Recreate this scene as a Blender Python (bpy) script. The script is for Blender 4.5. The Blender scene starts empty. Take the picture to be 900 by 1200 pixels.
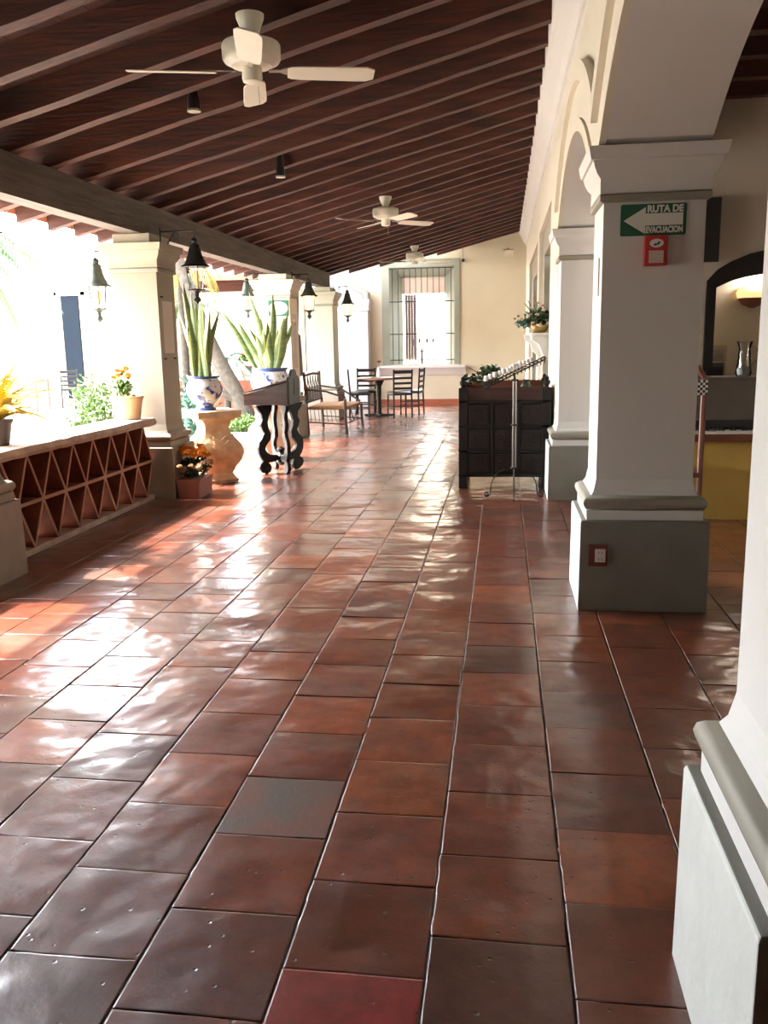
import bpy, bmesh, math, random
from math import sin, cos, pi, radians as R, sqrt
from mathutils import Vector, Matrix, noise
random.seed(7)
S = bpy.context.scene
COL = S.collection

# ------------------------------------------------------------------ camera
yaw, pit, rol = 0.136049, 0.1925896, -0.018186
Fv = Vector((-sin(yaw)*cos(pit), cos(yaw)*cos(pit), -sin(pit)))
rv = Vector((cos(yaw), sin(yaw), 0)); uv = rv.cross(Fv)
Rv = rv*cos(rol)+uv*sin(rol); Uv = -rv*sin(rol)+uv*cos(rol)
cam = bpy.data.cameras.new('camera'); co = bpy.data.objects.new('camera', cam); COL.objects.link(co)
m = Matrix((Rv, Uv, -Fv)).transposed().to_4x4(); m.translation = Vector((0, 0, 1.5)); co.matrix_world = m
cam.sensor_fit = 'VERTICAL'; cam.sensor_height = 36.0; cam.lens = 1027.07/1200*36
cam.clip_start = 0.05; cam.clip_end = 300
S.camera = co

# ------------------------------------------------------------------ sky, sun, exposure
W = bpy.data.worlds.new('sky'); S.world = W; W.use_nodes = True
wn = W.node_tree; bg = wn.nodes['Background']
sky = wn.nodes.new('ShaderNodeTexSky'); sky.sky_type = 'NISHITA'; sky.sun_disc = False
sky.sun_elevation = R(53); sky.sun_rotation = R(-85); sky.air_density = 1.0; sky.dust_density = 3.0; sky.ozone_density = 0.6
hs = wn.nodes.new('ShaderNodeHueSaturation'); hs.inputs['Saturation'].default_value = 0.45
wn.links.new(sky.outputs[0], hs.inputs['Color']); wn.links.new(hs.outputs[0], bg.inputs[0])
bg.inputs[1].default_value = 7.0
sun = bpy.data.lights.new('sun', 'SUN'); sun.energy = 38.0; sun.angle = R(0.6); sun.color = (1.0, 0.95, 0.86)
so = bpy.data.objects.new('sun', sun); COL.objects.link(so)
so.rotation_euler = Vector((-0.75, 0.06, 1.0)).to_track_quat('Z', 'Y').to_euler()
S.view_settings.view_transform = 'Standard'; S.view_settings.look = 'None'
S.view_settings.exposure = -0.2; S.view_settings.gamma = 1.0; S.view_settings.use_curve_mapping = False
S.cycles.max_bounces = 10; S.cycles.diffuse_bounces = 6; S.cycles.sample_clamp_indirect = 8.0
S.cycles.caustics_reflective = False; S.cycles.caustics_refractive = False

# ------------------------------------------------------------------ materials
def mat(name, col, rough=0.6, metal=0.0, spec=0.5, var=0.0, vscale=4.0, bump=0.0, bscale=30.0, emit=None, estr=0.0, col2=None, detail=6, stretch=None, coat=0.0):
    m = bpy.data.materials.new(name); m.use_nodes = True; nt = m.node_tree; b = nt.nodes['Principled BSDF']
    b.inputs['Roughness'].default_value = rough; b.inputs['Metallic'].default_value = metal
    b.inputs['Specular IOR Level'].default_value = spec; b.inputs['Coat Weight'].default_value = coat
    c = (*col, 1)
    tc = nt.nodes.new('ShaderNodeTexCoord'); mp = nt.nodes.new('ShaderNodeMapping'); nt.links.new(tc.outputs['Object'], mp.inputs[0])
    if stretch: mp.inputs['Scale'].default_value = stretch
    if var > 0 or col2:
        n = nt.nodes.new('ShaderNodeTexNoise'); n.inputs['Scale'].default_value = vscale; n.inputs['Detail'].default_value = detail
        nt.links.new(mp.outputs[0], n.inputs['Vector'])
        r = nt.nodes.new('ShaderNodeValToRGB'); r.color_ramp.elements[0].position = 0.32; r.color_ramp.elements[1].position = 0.68
        c2 = (*col2, 1) if col2 else (*[x*(1-var) for x in col], 1)
        r.color_ramp.elements[0].color = c2; r.color_ramp.elements[1].color = c
        nt.links.new(n.outputs[0], r.inputs[0]); nt.links.new(r.outputs[0], b.inputs['Base Color'])
    else: b.inputs['Base Color'].default_value = c
    if bump > 0:
        n2 = nt.nodes.new('ShaderNodeTexNoise'); n2.inputs['Scale'].default_value = bscale; n2.inputs['Detail'].default_value = 5
        nt.links.new(mp.outputs[0], n2.inputs['Vector'])
        bp = nt.nodes.new('ShaderNodeBump'); bp.inputs['Strength'].default_value = bump; bp.inputs['Distance'].default_value = 0.01
        nt.links.new(n2.outputs[0], bp.inputs['Height']); nt.links.new(bp.outputs[0], b.inputs['Normal'])
    if emit:
        b.inputs['Emission Color'].default_value = (*emit, 1); b.inputs['Emission Strength'].default_value = estr
    return m

PL_CREAM = mat('cream plaster', (0.60, 0.53, 0.385), 0.75, var=0.08, vscale=1.5, bump=0.25, bscale=12)
PL_WHITE = mat('white plaster', (0.66, 0.645, 0.62), 0.7, var=0.05, vscale=2, bump=0.25, bscale=10)
PL_WARM = mat('warm white plaster', (0.68, 0.63, 0.52), 0.7, var=0.05, vscale=2, bump=0.25, bscale=10)
PL_PINK = mat('pinkish plaster', (0.78, 0.60, 0.46), 0.8, var=0.08, vscale=1)
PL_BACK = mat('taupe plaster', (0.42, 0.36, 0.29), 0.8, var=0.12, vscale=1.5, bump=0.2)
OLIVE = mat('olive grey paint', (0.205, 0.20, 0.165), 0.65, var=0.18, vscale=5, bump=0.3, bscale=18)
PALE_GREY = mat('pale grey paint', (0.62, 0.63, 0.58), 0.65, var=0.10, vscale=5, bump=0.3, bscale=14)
TAUPE = mat('taupe paint', (0.27, 0.25, 0.20), 0.6, var=0.1, vscale=6)
GREYGREEN = mat('grey green paint', (0.25, 0.26, 0.20), 0.6, var=0.1, vscale=4)
TERRA_TRIM = mat('terracotta trim', (0.35, 0.09, 0.04), 0.5, var=0.2, vscale=8)
RAFT = mat('red brown beam wood', (0.085, 0.018, 0.008), 0.7, col2=(0.022, 0.006, 0.004), vscale=3, stretch=(0.6, 6, 6), bump=0.5, bscale=9)
BOARD = mat('dark ceiling boards', (0.075, 0.026, 0.018), 0.85, var=0.4, vscale=5)
BEAMW = mat('weathered grey beam', (0.115, 0.088, 0.068), 0.8, col2=(0.06, 0.043, 0.033), vscale=2.5, stretch=(8, 0.7, 8), bump=0.6, bscale=7)
CLAY = mat('lattice clay', (0.26, 0.07, 0.03), 0.8, col2=(0.15, 0.036, 0.018), vscale=7, bump=0.4, bscale=25)
LATE = mat('pale clay edge', (0.34, 0.17, 0.11), 0.8)
CEMENT = mat('rail cement', (0.50, 0.38, 0.30), 0.8, col2=(0.30, 0.20, 0.155), vscale=5, bump=0.5, bscale=20)
DARKW = mat('very dark carved wood', (0.009, 0.006, 0.005), 0.5, spec=0.3, var=0.5, vscale=12, bump=0.35, bscale=25)
DARKW2 = mat('dark lectern wood', (0.055, 0.02, 0.014), 0.35, col2=(0.02, 0.01, 0.008), vscale=5, stretch=(1, 8, 8))
REDW = mat('reddish wood', (0.16, 0.045, 0.022), 0.4, var=0.3, vscale=6)
IRON = mat('black wrought iron', (0.018, 0.017, 0.016), 0.45, metal=0.6)
BRONZE = mat('green bronze', (0.045, 0.055, 0.04), 0.5, metal=0.5, var=0.4, vscale=30)
STEEL = mat('bare steel tube', (0.32, 0.30, 0.28), 0.3, metal=0.9)
FANW = mat('cream fan enamel', (0.70, 0.66, 0.55), 0.4, var=0.08, vscale=10)
FANM = mat('fan metal', (0.35, 0.32, 0.25), 0.35, metal=0.6)
STONE = mat('carved stone', (0.72, 0.52, 0.32), 0.8, col2=(0.50, 0.33, 0.19), vscale=9, bump=0.7, bscale=22)
STONEW = mat('pale stone', (0.66, 0.58, 0.45), 0.8, var=0.2, vscale=8, bump=0.5, bscale=20)
LEAF = mat('leaf green', (0.10, 0.20, 0.05), 0.5, var=0.4, vscale=12)
LEAFD = mat('dark leaf', (0.035, 0.07, 0.025), 0.5, var=0.4, vscale=12)
LEAFL = mat('bright leaf', (0.13, 0.25, 0.045), 0.5, var=0.4, vscale=12)
LEAFG = mat('mid leaf', (0.08, 0.17, 0.03), 0.5, var=0.4, vscale=12)
LEAFP = mat('palm leaf', (0.045, 0.12, 0.02), 0.5, var=0.3, vscale=12)
LEAFY = mat('yellow leaf', (0.30, 0.20, 0.015), 0.5, var=0.3, vscale=12)
LEAFB = mat('blue green leaf', (0.06, 0.15, 0.11), 0.5, var=0.3, vscale=12)
LEAFM = mat('leaf margin yellow', (0.38, 0.38, 0.12), 0.45)
LEAFS = mat('snake plant green', (0.09, 0.15, 0.055), 0.4, col2=(0.17, 0.25, 0.09), vscale=3, stretch=(3, 3, 14))
MARI = mat('marigold orange', (0.85, 0.28, 0.015), 0.7, var=0.35, vscale=60)
MARIP = mat('pale marigold', (0.72, 0.50, 0.30), 0.7, var=0.3, vscale=60)
CREAMF = mat('cream petals', (0.78, 0.68, 0.48), 0.7, var=0.15, vscale=40)
MAUVE = mat('mauve petals', (0.22, 0.08, 0.10), 0.7)
TERRA = mat('terracotta box', (0.36, 0.15, 0.12), 0.7, var=0.25, vscale=8, bump=0.3)
BARK = mat('palm bark', (0.075, 0.06, 0.042), 0.9, col2=(0.04, 0.031, 0.022), vscale=14, bump=0.8, bscale=16)
PAVE = mat('pale paving', (0.48, 0.44, 0.37), 0.9, var=0.1, vscale=0.5)
SOIL = mat('garden soil', (0.12, 0.08, 0.05), 0.95, var=0.3, vscale=5)
CURB = mat('white curb', (0.66, 0.62, 0.53), 0.8)
BLACK = mat('black plastic', (0.01, 0.01, 0.01), 0.3)
GREEN = mat('sign green', (0.006, 0.095, 0.045), 0.35)
SIGNW = mat('sign white', (0.74, 0.76, 0.70), 0.4)
RED = mat('alarm red', (0.42, 0.02, 0.02), 0.35)
OUTRED = mat('maroon outlet frame', (0.16, 0.035, 0.022), 0.6)
IVORY = mat('ivory plastic', (0.68, 0.66, 0.60), 0.35)
SEATL = mat('black seat vinyl', (0.03, 0.032, 0.032), 0.3)
RUSH = mat('woven rush', (0.36, 0.19, 0.09), 0.85, col2=(0.2, 0.1, 0.045), vscale=30, stretch=(1, 6, 1), bump=0.8, bscale=40)
TWIG = mat('twig wood', (0.05, 0.03, 0.02), 0.7, var=0.4, vscale=20)
TABLEW = mat('brown table top', (0.24, 0.10, 0.055), 0.35, var=0.2, vscale=6)
LINEN = mat('white linen', (0.80, 0.78, 0.74), 0.8)
WAX = mat('white wax', (0.85, 0.86, 0.88), 0.5)
YELLOW = mat('yellow paint', (0.50, 0.33, 0.07), 0.6, var=0.15, vscale=4)
PIANOW = mat('grey brown wood', (0.10, 0.08, 0.065), 0.5, var=0.2, vscale=5)
GOLD = mat('gold bowl', (0.5, 0.33, 0.12), 0.3, metal=0.8)
SHADE = mat('sconce glass', (0.9, 0.6, 0.35), 0.5, emit=(1.0, 0.62, 0.25), estr=1.6)
BULB = mat('glowing bulb', (1, 0.8, 0.5), 0.5, emit=(1.0, 0.72, 0.38), estr=14.0)
BULBOFF = mat('filament bulb', (0.8, 0.45, 0.15), 0.3, emit=(1.0, 0.5, 0.12), estr=0.7)
CANVAS = mat('grey canvas', (0.22, 0.20, 0.20), 0.7, var=0.25, vscale=14, stretch=(10, 10, 0.5))
PICT = mat('photo print', (0.55, 0.50, 0.44), 0.5, col2=(0.25, 0.22, 0.19), vscale=9)
DOORBLUE = mat('slate door', (0.010, 0.014, 0.020), 0.95, spec=0.05)
PURPLE = mat('faded shutter', (0.20, 0.15, 0.17), 0.7)
ROOFTILE = mat('roof tile', (0.42, 0.17, 0.08), 0.8, var=0.3, vscale=12)
PAPER = mat('paper notice', (0.62, 0.55, 0.48), 0.8, col2=(0.5, 0.43, 0.37), vscale=25, stretch=(1, 1, 12))
BASK = mat('basket weave pot', (0.62, 0.40, 0.22), 0.8)
nt = BASK.node_tree; w = nt.nodes.new('ShaderNodeTexWave'); w.bands_direction = 'Z'; w.inputs['Scale'].default_value = 14
tc = nt.nodes.new('ShaderNodeTexCoord'); nt.links.new(tc.outputs['Object'], w.inputs['Vector'])
b_ = nt.nodes.new('ShaderNodeBump'); b_.inputs['Strength'].default_value = .6; nt.links.new(w.outputs['Fac'], b_.inputs['Height']); nt.links.new(b_.outputs[0], nt.nodes['Principled BSDF'].inputs['Normal'])

def glass_mat():
    m = bpy.data.materials.new('clear glass'); m.use_nodes = True; nt = m.node_tree
    for n in list(nt.nodes): nt.nodes.remove(n)
    o = nt.nodes.new('ShaderNodeOutputMaterial'); t = nt.nodes.new('ShaderNodeBsdfTransparent'); g = nt.nodes.new('ShaderNodeBsdfGlossy')
    g.inputs['Roughness'].default_value = .03; t.inputs[0].default_value = (.93, .94, .92, 1)
    f = nt.nodes.new('ShaderNodeFresnel'); f.inputs[0].default_value = 1.4; x = nt.nodes.new('ShaderNodeMixShader')
    nt.links.new(f.outputs[0], x.inputs[0]); nt.links.new(t.outputs[0], x.inputs[1]); nt.links.new(g.outputs[0], x.inputs[2]); nt.links.new(x.outputs[0], o.inputs[0])
    return m
GLASS = glass_mat()

def talavera():
    m = bpy.data.materials.new('blue and white glazed pottery'); m.use_nodes = True; nt = m.node_tree; b = nt.nodes['Principled BSDF']
    N = nt.nodes.new; L = nt.links.new
    tc = N('ShaderNodeTexCoord'); sx = N('ShaderNodeSeparateXYZ'); L(tc.outputs['Object'], sx.inputs[0])
    v = N('ShaderNodeTexNoise'); v.inputs['Scale'].default_value = 11; v.inputs['Detail'].default_value = 3; L(tc.outputs['Object'], v.inputs['Vector'])
    r1 = N('ShaderNodeValToRGB'); r1.color_ramp.elements[0].position = .52; r1.color_ramp.elements[1].position = .58
    r1.color_ramp.elements[0].color = (.72, .72, .72, 1); r1.color_ramp.elements[1].color = (.05, .08, .26, 1)
    L(v.outputs[0], r1.inputs[0])
    v2 = N('ShaderNodeTexVoronoi'); v2.inputs['Scale'].default_value = 7; L(tc.outputs['Object'], v2.inputs['Vector'])
    r2 = N('ShaderNodeValToRGB'); r2.color_ramp.elements[0].position = .10; r2.color_ramp.elements[1].position = .16
    r2.color_ramp.elements[0].color = (1, 1, 1, 1); r2.color_ramp.elements[1].color = (0, 0, 0, 1)
    L(v2.outputs['Distance'], r2.inputs[0])
    mx = N('ShaderNodeMix'); mx.data_type = 'RGBA'; L(r2.outputs[0], mx.inputs[0]); L(r1.outputs[0], mx.inputs[6]); mx.inputs[7].default_value = (.75, .50, .12, 1)
    r3 = N('ShaderNodeValToRGB'); e = r3.color_ramp.elements; r3.color_ramp.interpolation = 'CONSTANT'
    e[0].position = 0; e[0].color = (1, 1, 1, 1); e[1].position = .035; e[1].color = (0, 0, 0, 1)
    q = e.new(.34); q.color = (1, 1, 1, 1); L(sx.outputs[2], r3.inputs[0])
    m2 = N('ShaderNodeMix'); m2.data_type = 'RGBA'; L(r3.outputs[0], m2.inputs[0]); L(mx.outputs[2], m2.inputs[6]); m2.inputs[7].default_value = (.05, .08, .24, 1)
    L(m2.outputs[2], b.inputs['Base Color']); b.inputs['Roughness'].default_value = .15
    return m
GLASSLIT = mat('lit frosted pane', (.9, .8, .6), .4, emit=(1.0, .66, .34), estr=2.2)
TALA = talavera()

# ------------------------------------------------------------------ mesh helpers
class MB:
    def __init__(s): s.v = []; s.f = []; s.m = []
    def box(s, x0, x1, y0, y1, z0, z1, mi=0, M=None):
        i = len(s.v); p = [(x0,y0,z0),(x1,y0,z0),(x1,y1,z0),(x0,y1,z0),(x0,y0,z1),(x1,y0,z1),(x1,y1,z1),(x0,y1,z1)]
        s.v += [tuple(M @ Vector(q)) for q in p] if M else p
        s.f += [(i,i+3,i+2,i+1),(i+4,i+5,i+6,i+7),(i,i+1,i+5,i+4),(i+1,i+2,i+6,i+5),(i+2,i+3,i+7,i+6),(i+3,i,i+4,i+7)]; s.m += [mi]*6; return s
    def prism(s, pts, a, b, axis='y', mi=0, M=None):     # 2-D outline extruded along an axis
        def P(u, w, t): return (u, t, w) if axis == 'y' else ((t, u, w) if axis == 'x' else (u, w, t))
        i = len(s.v); n = len(pts)
        vs = [P(u, w, a) for u, w in pts]+[P(u, w, b) for u, w in pts]
        s.v += [tuple(M @ Vector(q)) for q in vs] if M else vs
        s.f.append(tuple(range(i, i+n))); s.f.append(tuple(range(i+2*n-1, i+n-1, -1)))
        for k in range(n): j = (k+1) % n; s.f.append((i+k, i+n+k, i+n+j, i+j))
        s.m += [mi]*(n+2); return s
    def lathe(s, prof, n=16, c=(0,0,0), mi=0, rot=0, M=None):
        i = len(s.v)
        for r, z in prof:
            for k in range(n):
                a = 2*pi*k/n+rot; q = (c[0]+r*cos(a), c[1]+r*sin(a), c[2]+z); s.v.append(tuple(M @ Vector(q)) if M else q)
        for j in range(len(prof)-1):
            for k in range(n):
                l = (k+1) % n; s.f.append((i+j*n+k, i+j*n+l, i+(j+1)*n+l, i+(j+1)*n+k)); s.m.append(mi)
        s.f.append(tuple(i+k for k in range(n-1, -1, -1))); s.f.append(tuple(i+(len(prof)-1)*n+k for k in range(n))); s.m += [mi]*2
        return s
    def tube(s, pts, r, n=8, mi=0, r2=None):
        pts = [Vector(p) for p in pts]; i = len(s.v); N = len(pts)
        for k, p in enumerate(pts):
            d = (pts[min(k+1, N-1)]-pts[max(k-1, 0)]).normalized()
            a = d.cross(Vector((0, 0, 1)));
            if a.length < .05: a = d.cross(Vector((0, 1, 0)))
            a.normalize(); b = d.cross(a); rr = r if r2 is None else r+(r2-r)*k/(N-1)
            for q in range(n):
                t = 2*pi*q/n; s.v.append(tuple(p+a*cos(t)*rr+b*sin(t)*rr))
        for k in range(N-1):
            for q in range(n):
                l = (q+1) % n; s.f.append((i+k*n+q, i+k*n+l, i+(k+1)*n+l, i+(k+1)*n+q)); s.m.append(mi)
        s.f.append(tuple(i+q for q in range(n-1, -1, -1))); s.f.append(tuple(i+(N-1)*n+q for q in range(n))); s.m += [mi]*2; return s
    def face(s, pts, mi=0):
        i = len(s.v); s.v += [tuple(p) for p in pts]; s.f.append(tuple(range(i, i+len(pts)))); s.m.append(mi); return s
    def rloft(s, x0, x1, y0, y1, rings, mi=0, fm=None):   # rectangle footprint with (offset, z) rings; fm = material of the -x side
        i = len(s.v)
        for o, z in rings: s.v += [(x0-o,y0-o,z),(x1+o,y0-o,z),(x1+o,y1+o,z),(x0-o,y1+o,z)]
        for j in range(len(rings)-1):
            for k in range(4):
                l = (k+1) % 4; s.f.append((i+j*4+k, i+j*4+l, i+j*4+4+l, i+j*4+4+k)); s.m.append(fm if (fm is not None and k == 3) else mi)
        s.f.append((i+3, i+2, i+1, i)); n = i+4*(len(rings)-1); s.f.append((n, n+1, n+2, n+3)); s.m += [mi]*2; return s
    def build(s, name, mats, parent=None, smooth=False, bevel=0, loc=None, rot=None):
        me = bpy.data.meshes.new(name); me.from_pydata([tuple(v) for v in s.v], [], s.f)
        if not isinstance(mats, (list, tuple)): mats = [mats]
        for q in mats: me.materials.append(q)
        me.polygons.foreach_set('material_index', s.m)
        if smooth:
            me.polygons.foreach_set('use_smooth', [True]*len(s.f))
        me.update()
        o = bpy.data.objects.new(name, me); COL.objects.link(o)
        if parent: o.parent = parent
        if loc: o.location = loc
        if rot is not None: o.rotation_euler = (0, 0, rot)
        if bevel:
            b = o.modifiers.new('bevel', 'BEVEL'); b.width = bevel; b.segments = 2; b.limit_method = 'ANGLE'; b.angle_limit = R(40)
        if smooth:
            try: me.set_sharp_from_angle(angle=R(42))
            except Exception: pass
        return o
def tag(o, label=None, cat=None, group=None, kind=None):
    if label: o['label'] = label
    if cat: o['category'] = cat
    if group: o['group'] = group
    if kind: o['kind'] = kind
    return o
def empty(name, loc=(0,0,0), rz=0):
    o = bpy.data.objects.new(name, None); COL.objects.link(o); o.location = loc; o.rotation_euler = (0, 0, rz); o.empty_display_size = .1; return o
def thing(name, label, cat, loc=(0,0,0), rz=0, group=None):
    return tag(empty(name, loc, rz), label, cat, group)
def struct(o): o['kind'] = 'structure'; return o
def copy_tree(o, parent=None):
    c = o.copy(); COL.objects.link(c); c.parent = parent
    for ch in list(o.children): copy_tree(ch, c)
    return c
def text(s, size, loc, rot, m, parent, ext=.001, bold=0.0, sx=1.0, align='CENTER', name='lettering'):
    c = bpy.data.curves.new(name, 'FONT'); c.body = s; c.size = size; c.extrude = ext; c.offset = bold; c.align_x = align; c.align_y = 'CENTER'
    c.materials.append(m); o = bpy.data.objects.new(name, c); COL.objects.link(o); bpy.context.view_layer.update()
    me = bpy.data.meshes.new_from_object(o.evaluated_get(bpy.context.evaluated_depsgraph_get())); bpy.data.objects.remove(o)
    o = bpy.data.objects.new(name, me); COL.objects.link(o); o.parent = parent; o.location = loc; o.rotation_euler = rot; o.scale = (sx, 1, 1); return o

# ------------------------------------------------------------------ room numbers
XL, XR, YF = -3.41, 0.51, 20.9
def zr(x): return 2.85+0.26*(x+3.41)          # underside of the rafters

# ------------------------------------------------------------------ floor: hand laid clay tiles
def floor_mat():
    m = bpy.data.materials.new('waxed clay floor tiles'); m.use_nodes = True; nt = m.node_tree; b = nt.nodes['Principled BSDF']
    N = nt.nodes.new; L = nt.links.new
    at = N('ShaderNodeAttribute'); at.attribute_name = 'tcol'
    tc = N('ShaderNodeTexCoord')
    def noi(sc, det=5, ro=.6, vec=None):
        n = N('ShaderNodeTexNoise'); n.inputs['Scale'].default_value = sc; n.inputs['Detail'].default_value = det; n.inputs['Roughness'].default_value = ro
        L(vec or tc.outputs['Object'], n.inputs['Vector']); return n.outputs[0]
    def ramp(i, p0, c0, p1, c1):
        r = N('ShaderNodeValToRGB'); r.color_ramp.elements[0].position = p0; r.color_ramp.elements[1].position = p1
        r.color_ramp.elements[0].color = c0; r.color_ramp.elements[1].color = c1; L(i, r.inputs[0]); return r.outputs[0]
    def mix(a, bb, f, mode='MIX'):
        x = N('ShaderNodeMix'); x.data_type = 'RGBA'; x.blend_type = mode
        for s, k in ((a, 6), (bb, 7), (f, 0)):
            if isinstance(s, (tuple, float, int)): x.inputs[k].default_value = s
            else: L(s, x.inputs[k])
        return x.outputs[2]
    c = at.outputs['Color']
    mott = ramp(noi(6, 10, .75), .30, (.42, .38, .38, 1), .68, (1.3, 1.25, 1.15, 1))
    c = mix(c, mott, 1.0, 'MULTIPLY')
    worn = ramp(noi(1.6, 7, .65), .50, (0, 0, 0, 1), .66, (1, 1, 1, 1))
    # wear is stronger towards the garden side
    sp = N('ShaderNodeSeparateXYZ'); L(tc.outputs['Object'], sp.inputs[0])
    mr = N('ShaderNodeMapRange'); mr.inputs['From Min'].default_value = .2; mr.inputs['From Max'].default_value = -2.2; mr.inputs['To Min'].default_value = .08; mr.inputs['To Max'].default_value = .6
    L(sp.outputs[0], mr.inputs['Value'])
    mu = N('ShaderNodeMath'); mu.operation = 'MULTIPLY'; L(worn, mu.inputs[0]); L(mr.outputs[0], mu.inputs[1])
    c = mix(c, (.16, .115, .095, 1), mu.outputs[0])
    v = N('ShaderNodeTexVoronoi'); v.inputs['Scale'].default_value = 20; L(tc.outputs['Object'], v.inputs['Vector'])
    vd = noi(60, 2, .5)
    pit_ = ramp(v.outputs['Distance'], .06, (1, 1, 1, 1), .13, (0, 0, 0, 1))
    sel = ramp(noi(3.5, 5, .7), .44, (0, 0, 0, 1), .50, (1, 1, 1, 1))
    pm = N('ShaderNodeMath'); pm.operation = 'MULTIPLY'; L(pit_, pm.inputs[0]); L(sel, pm.inputs[1])
    c = mix(c, (.03, .018, .012, 1), pm.outputs[0])
    L(c, b.inputs['Base Color'])
    rr = ramp(noi(2.2, 6, .6), .3, (.28, .28, .28, 1), .75, (.5, .5, .5, 1)); L(rr, b.inputs['Roughness'])
    b.inputs['Specular IOR Level'].default_value = .5
    b.inputs['Coat Weight'].default_value = .9; b.inputs['Coat Roughness'].default_value = .16
    # bumps: broad waves, fine grain, pits
    def mth(op, x, y):
        q = N('ShaderNodeMath'); q.operation = op
        for k, v_ in enumerate((x, y)):
            if isinstance(v_, (int, float)): q.inputs[k].default_value = v_
            else: L(v_, q.inputs[k])
        return q.outputs[0]
    big = noi(1.9, 3, .5); mid = noi(5.5, 3, .5); fine = noi(70, 5, .65)
    wave = mth('ADD', big, mth('MULTIPLY', mid, .10))
    bw = N('ShaderNodeBump'); bw.inputs['Strength'].default_value = 1.0; bw.inputs['Distance'].default_value = .036; L(wave, bw.inputs['Height'])
    det = mth('SUBTRACT', mth('MULTIPLY', fine, .5), mth('MULTIPLY', pm.outputs[0], 1.0))
    bd_ = N('ShaderNodeBump'); bd_.inputs['Strength'].default_value = .5; bd_.inputs['Distance'].default_value = .0035; L(det, bd_.inputs['Height']); L(bw.outputs[0], bd_.inputs['Normal'])
    bc = N('ShaderNodeBump'); bc.inputs['Strength'].default_value = .3; bc.inputs['Distance'].default_value = .003; L(det, bc.inputs['Height']); L(bw.outputs[0], bc.inputs['Normal'])
    L(bd_.outputs[0], b.inputs['Normal']); L(bc.outputs[0], b.inputs['Coat Normal'])
    return m
FLOOR = floor_mat()
GROUT = mat('cement joints', (0.20, 0.165, 0.135), 0.85, col2=(0.04, 0.028, 0.022), vscale=14, bump=0.9, bscale=60)
PATCH = mat('cement smeared tile', (0.075, 0.055, 0.042), 0.6, col2=(0.14, 0.045, 0.022), vscale=5, bump=0.25, bscale=40)
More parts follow.
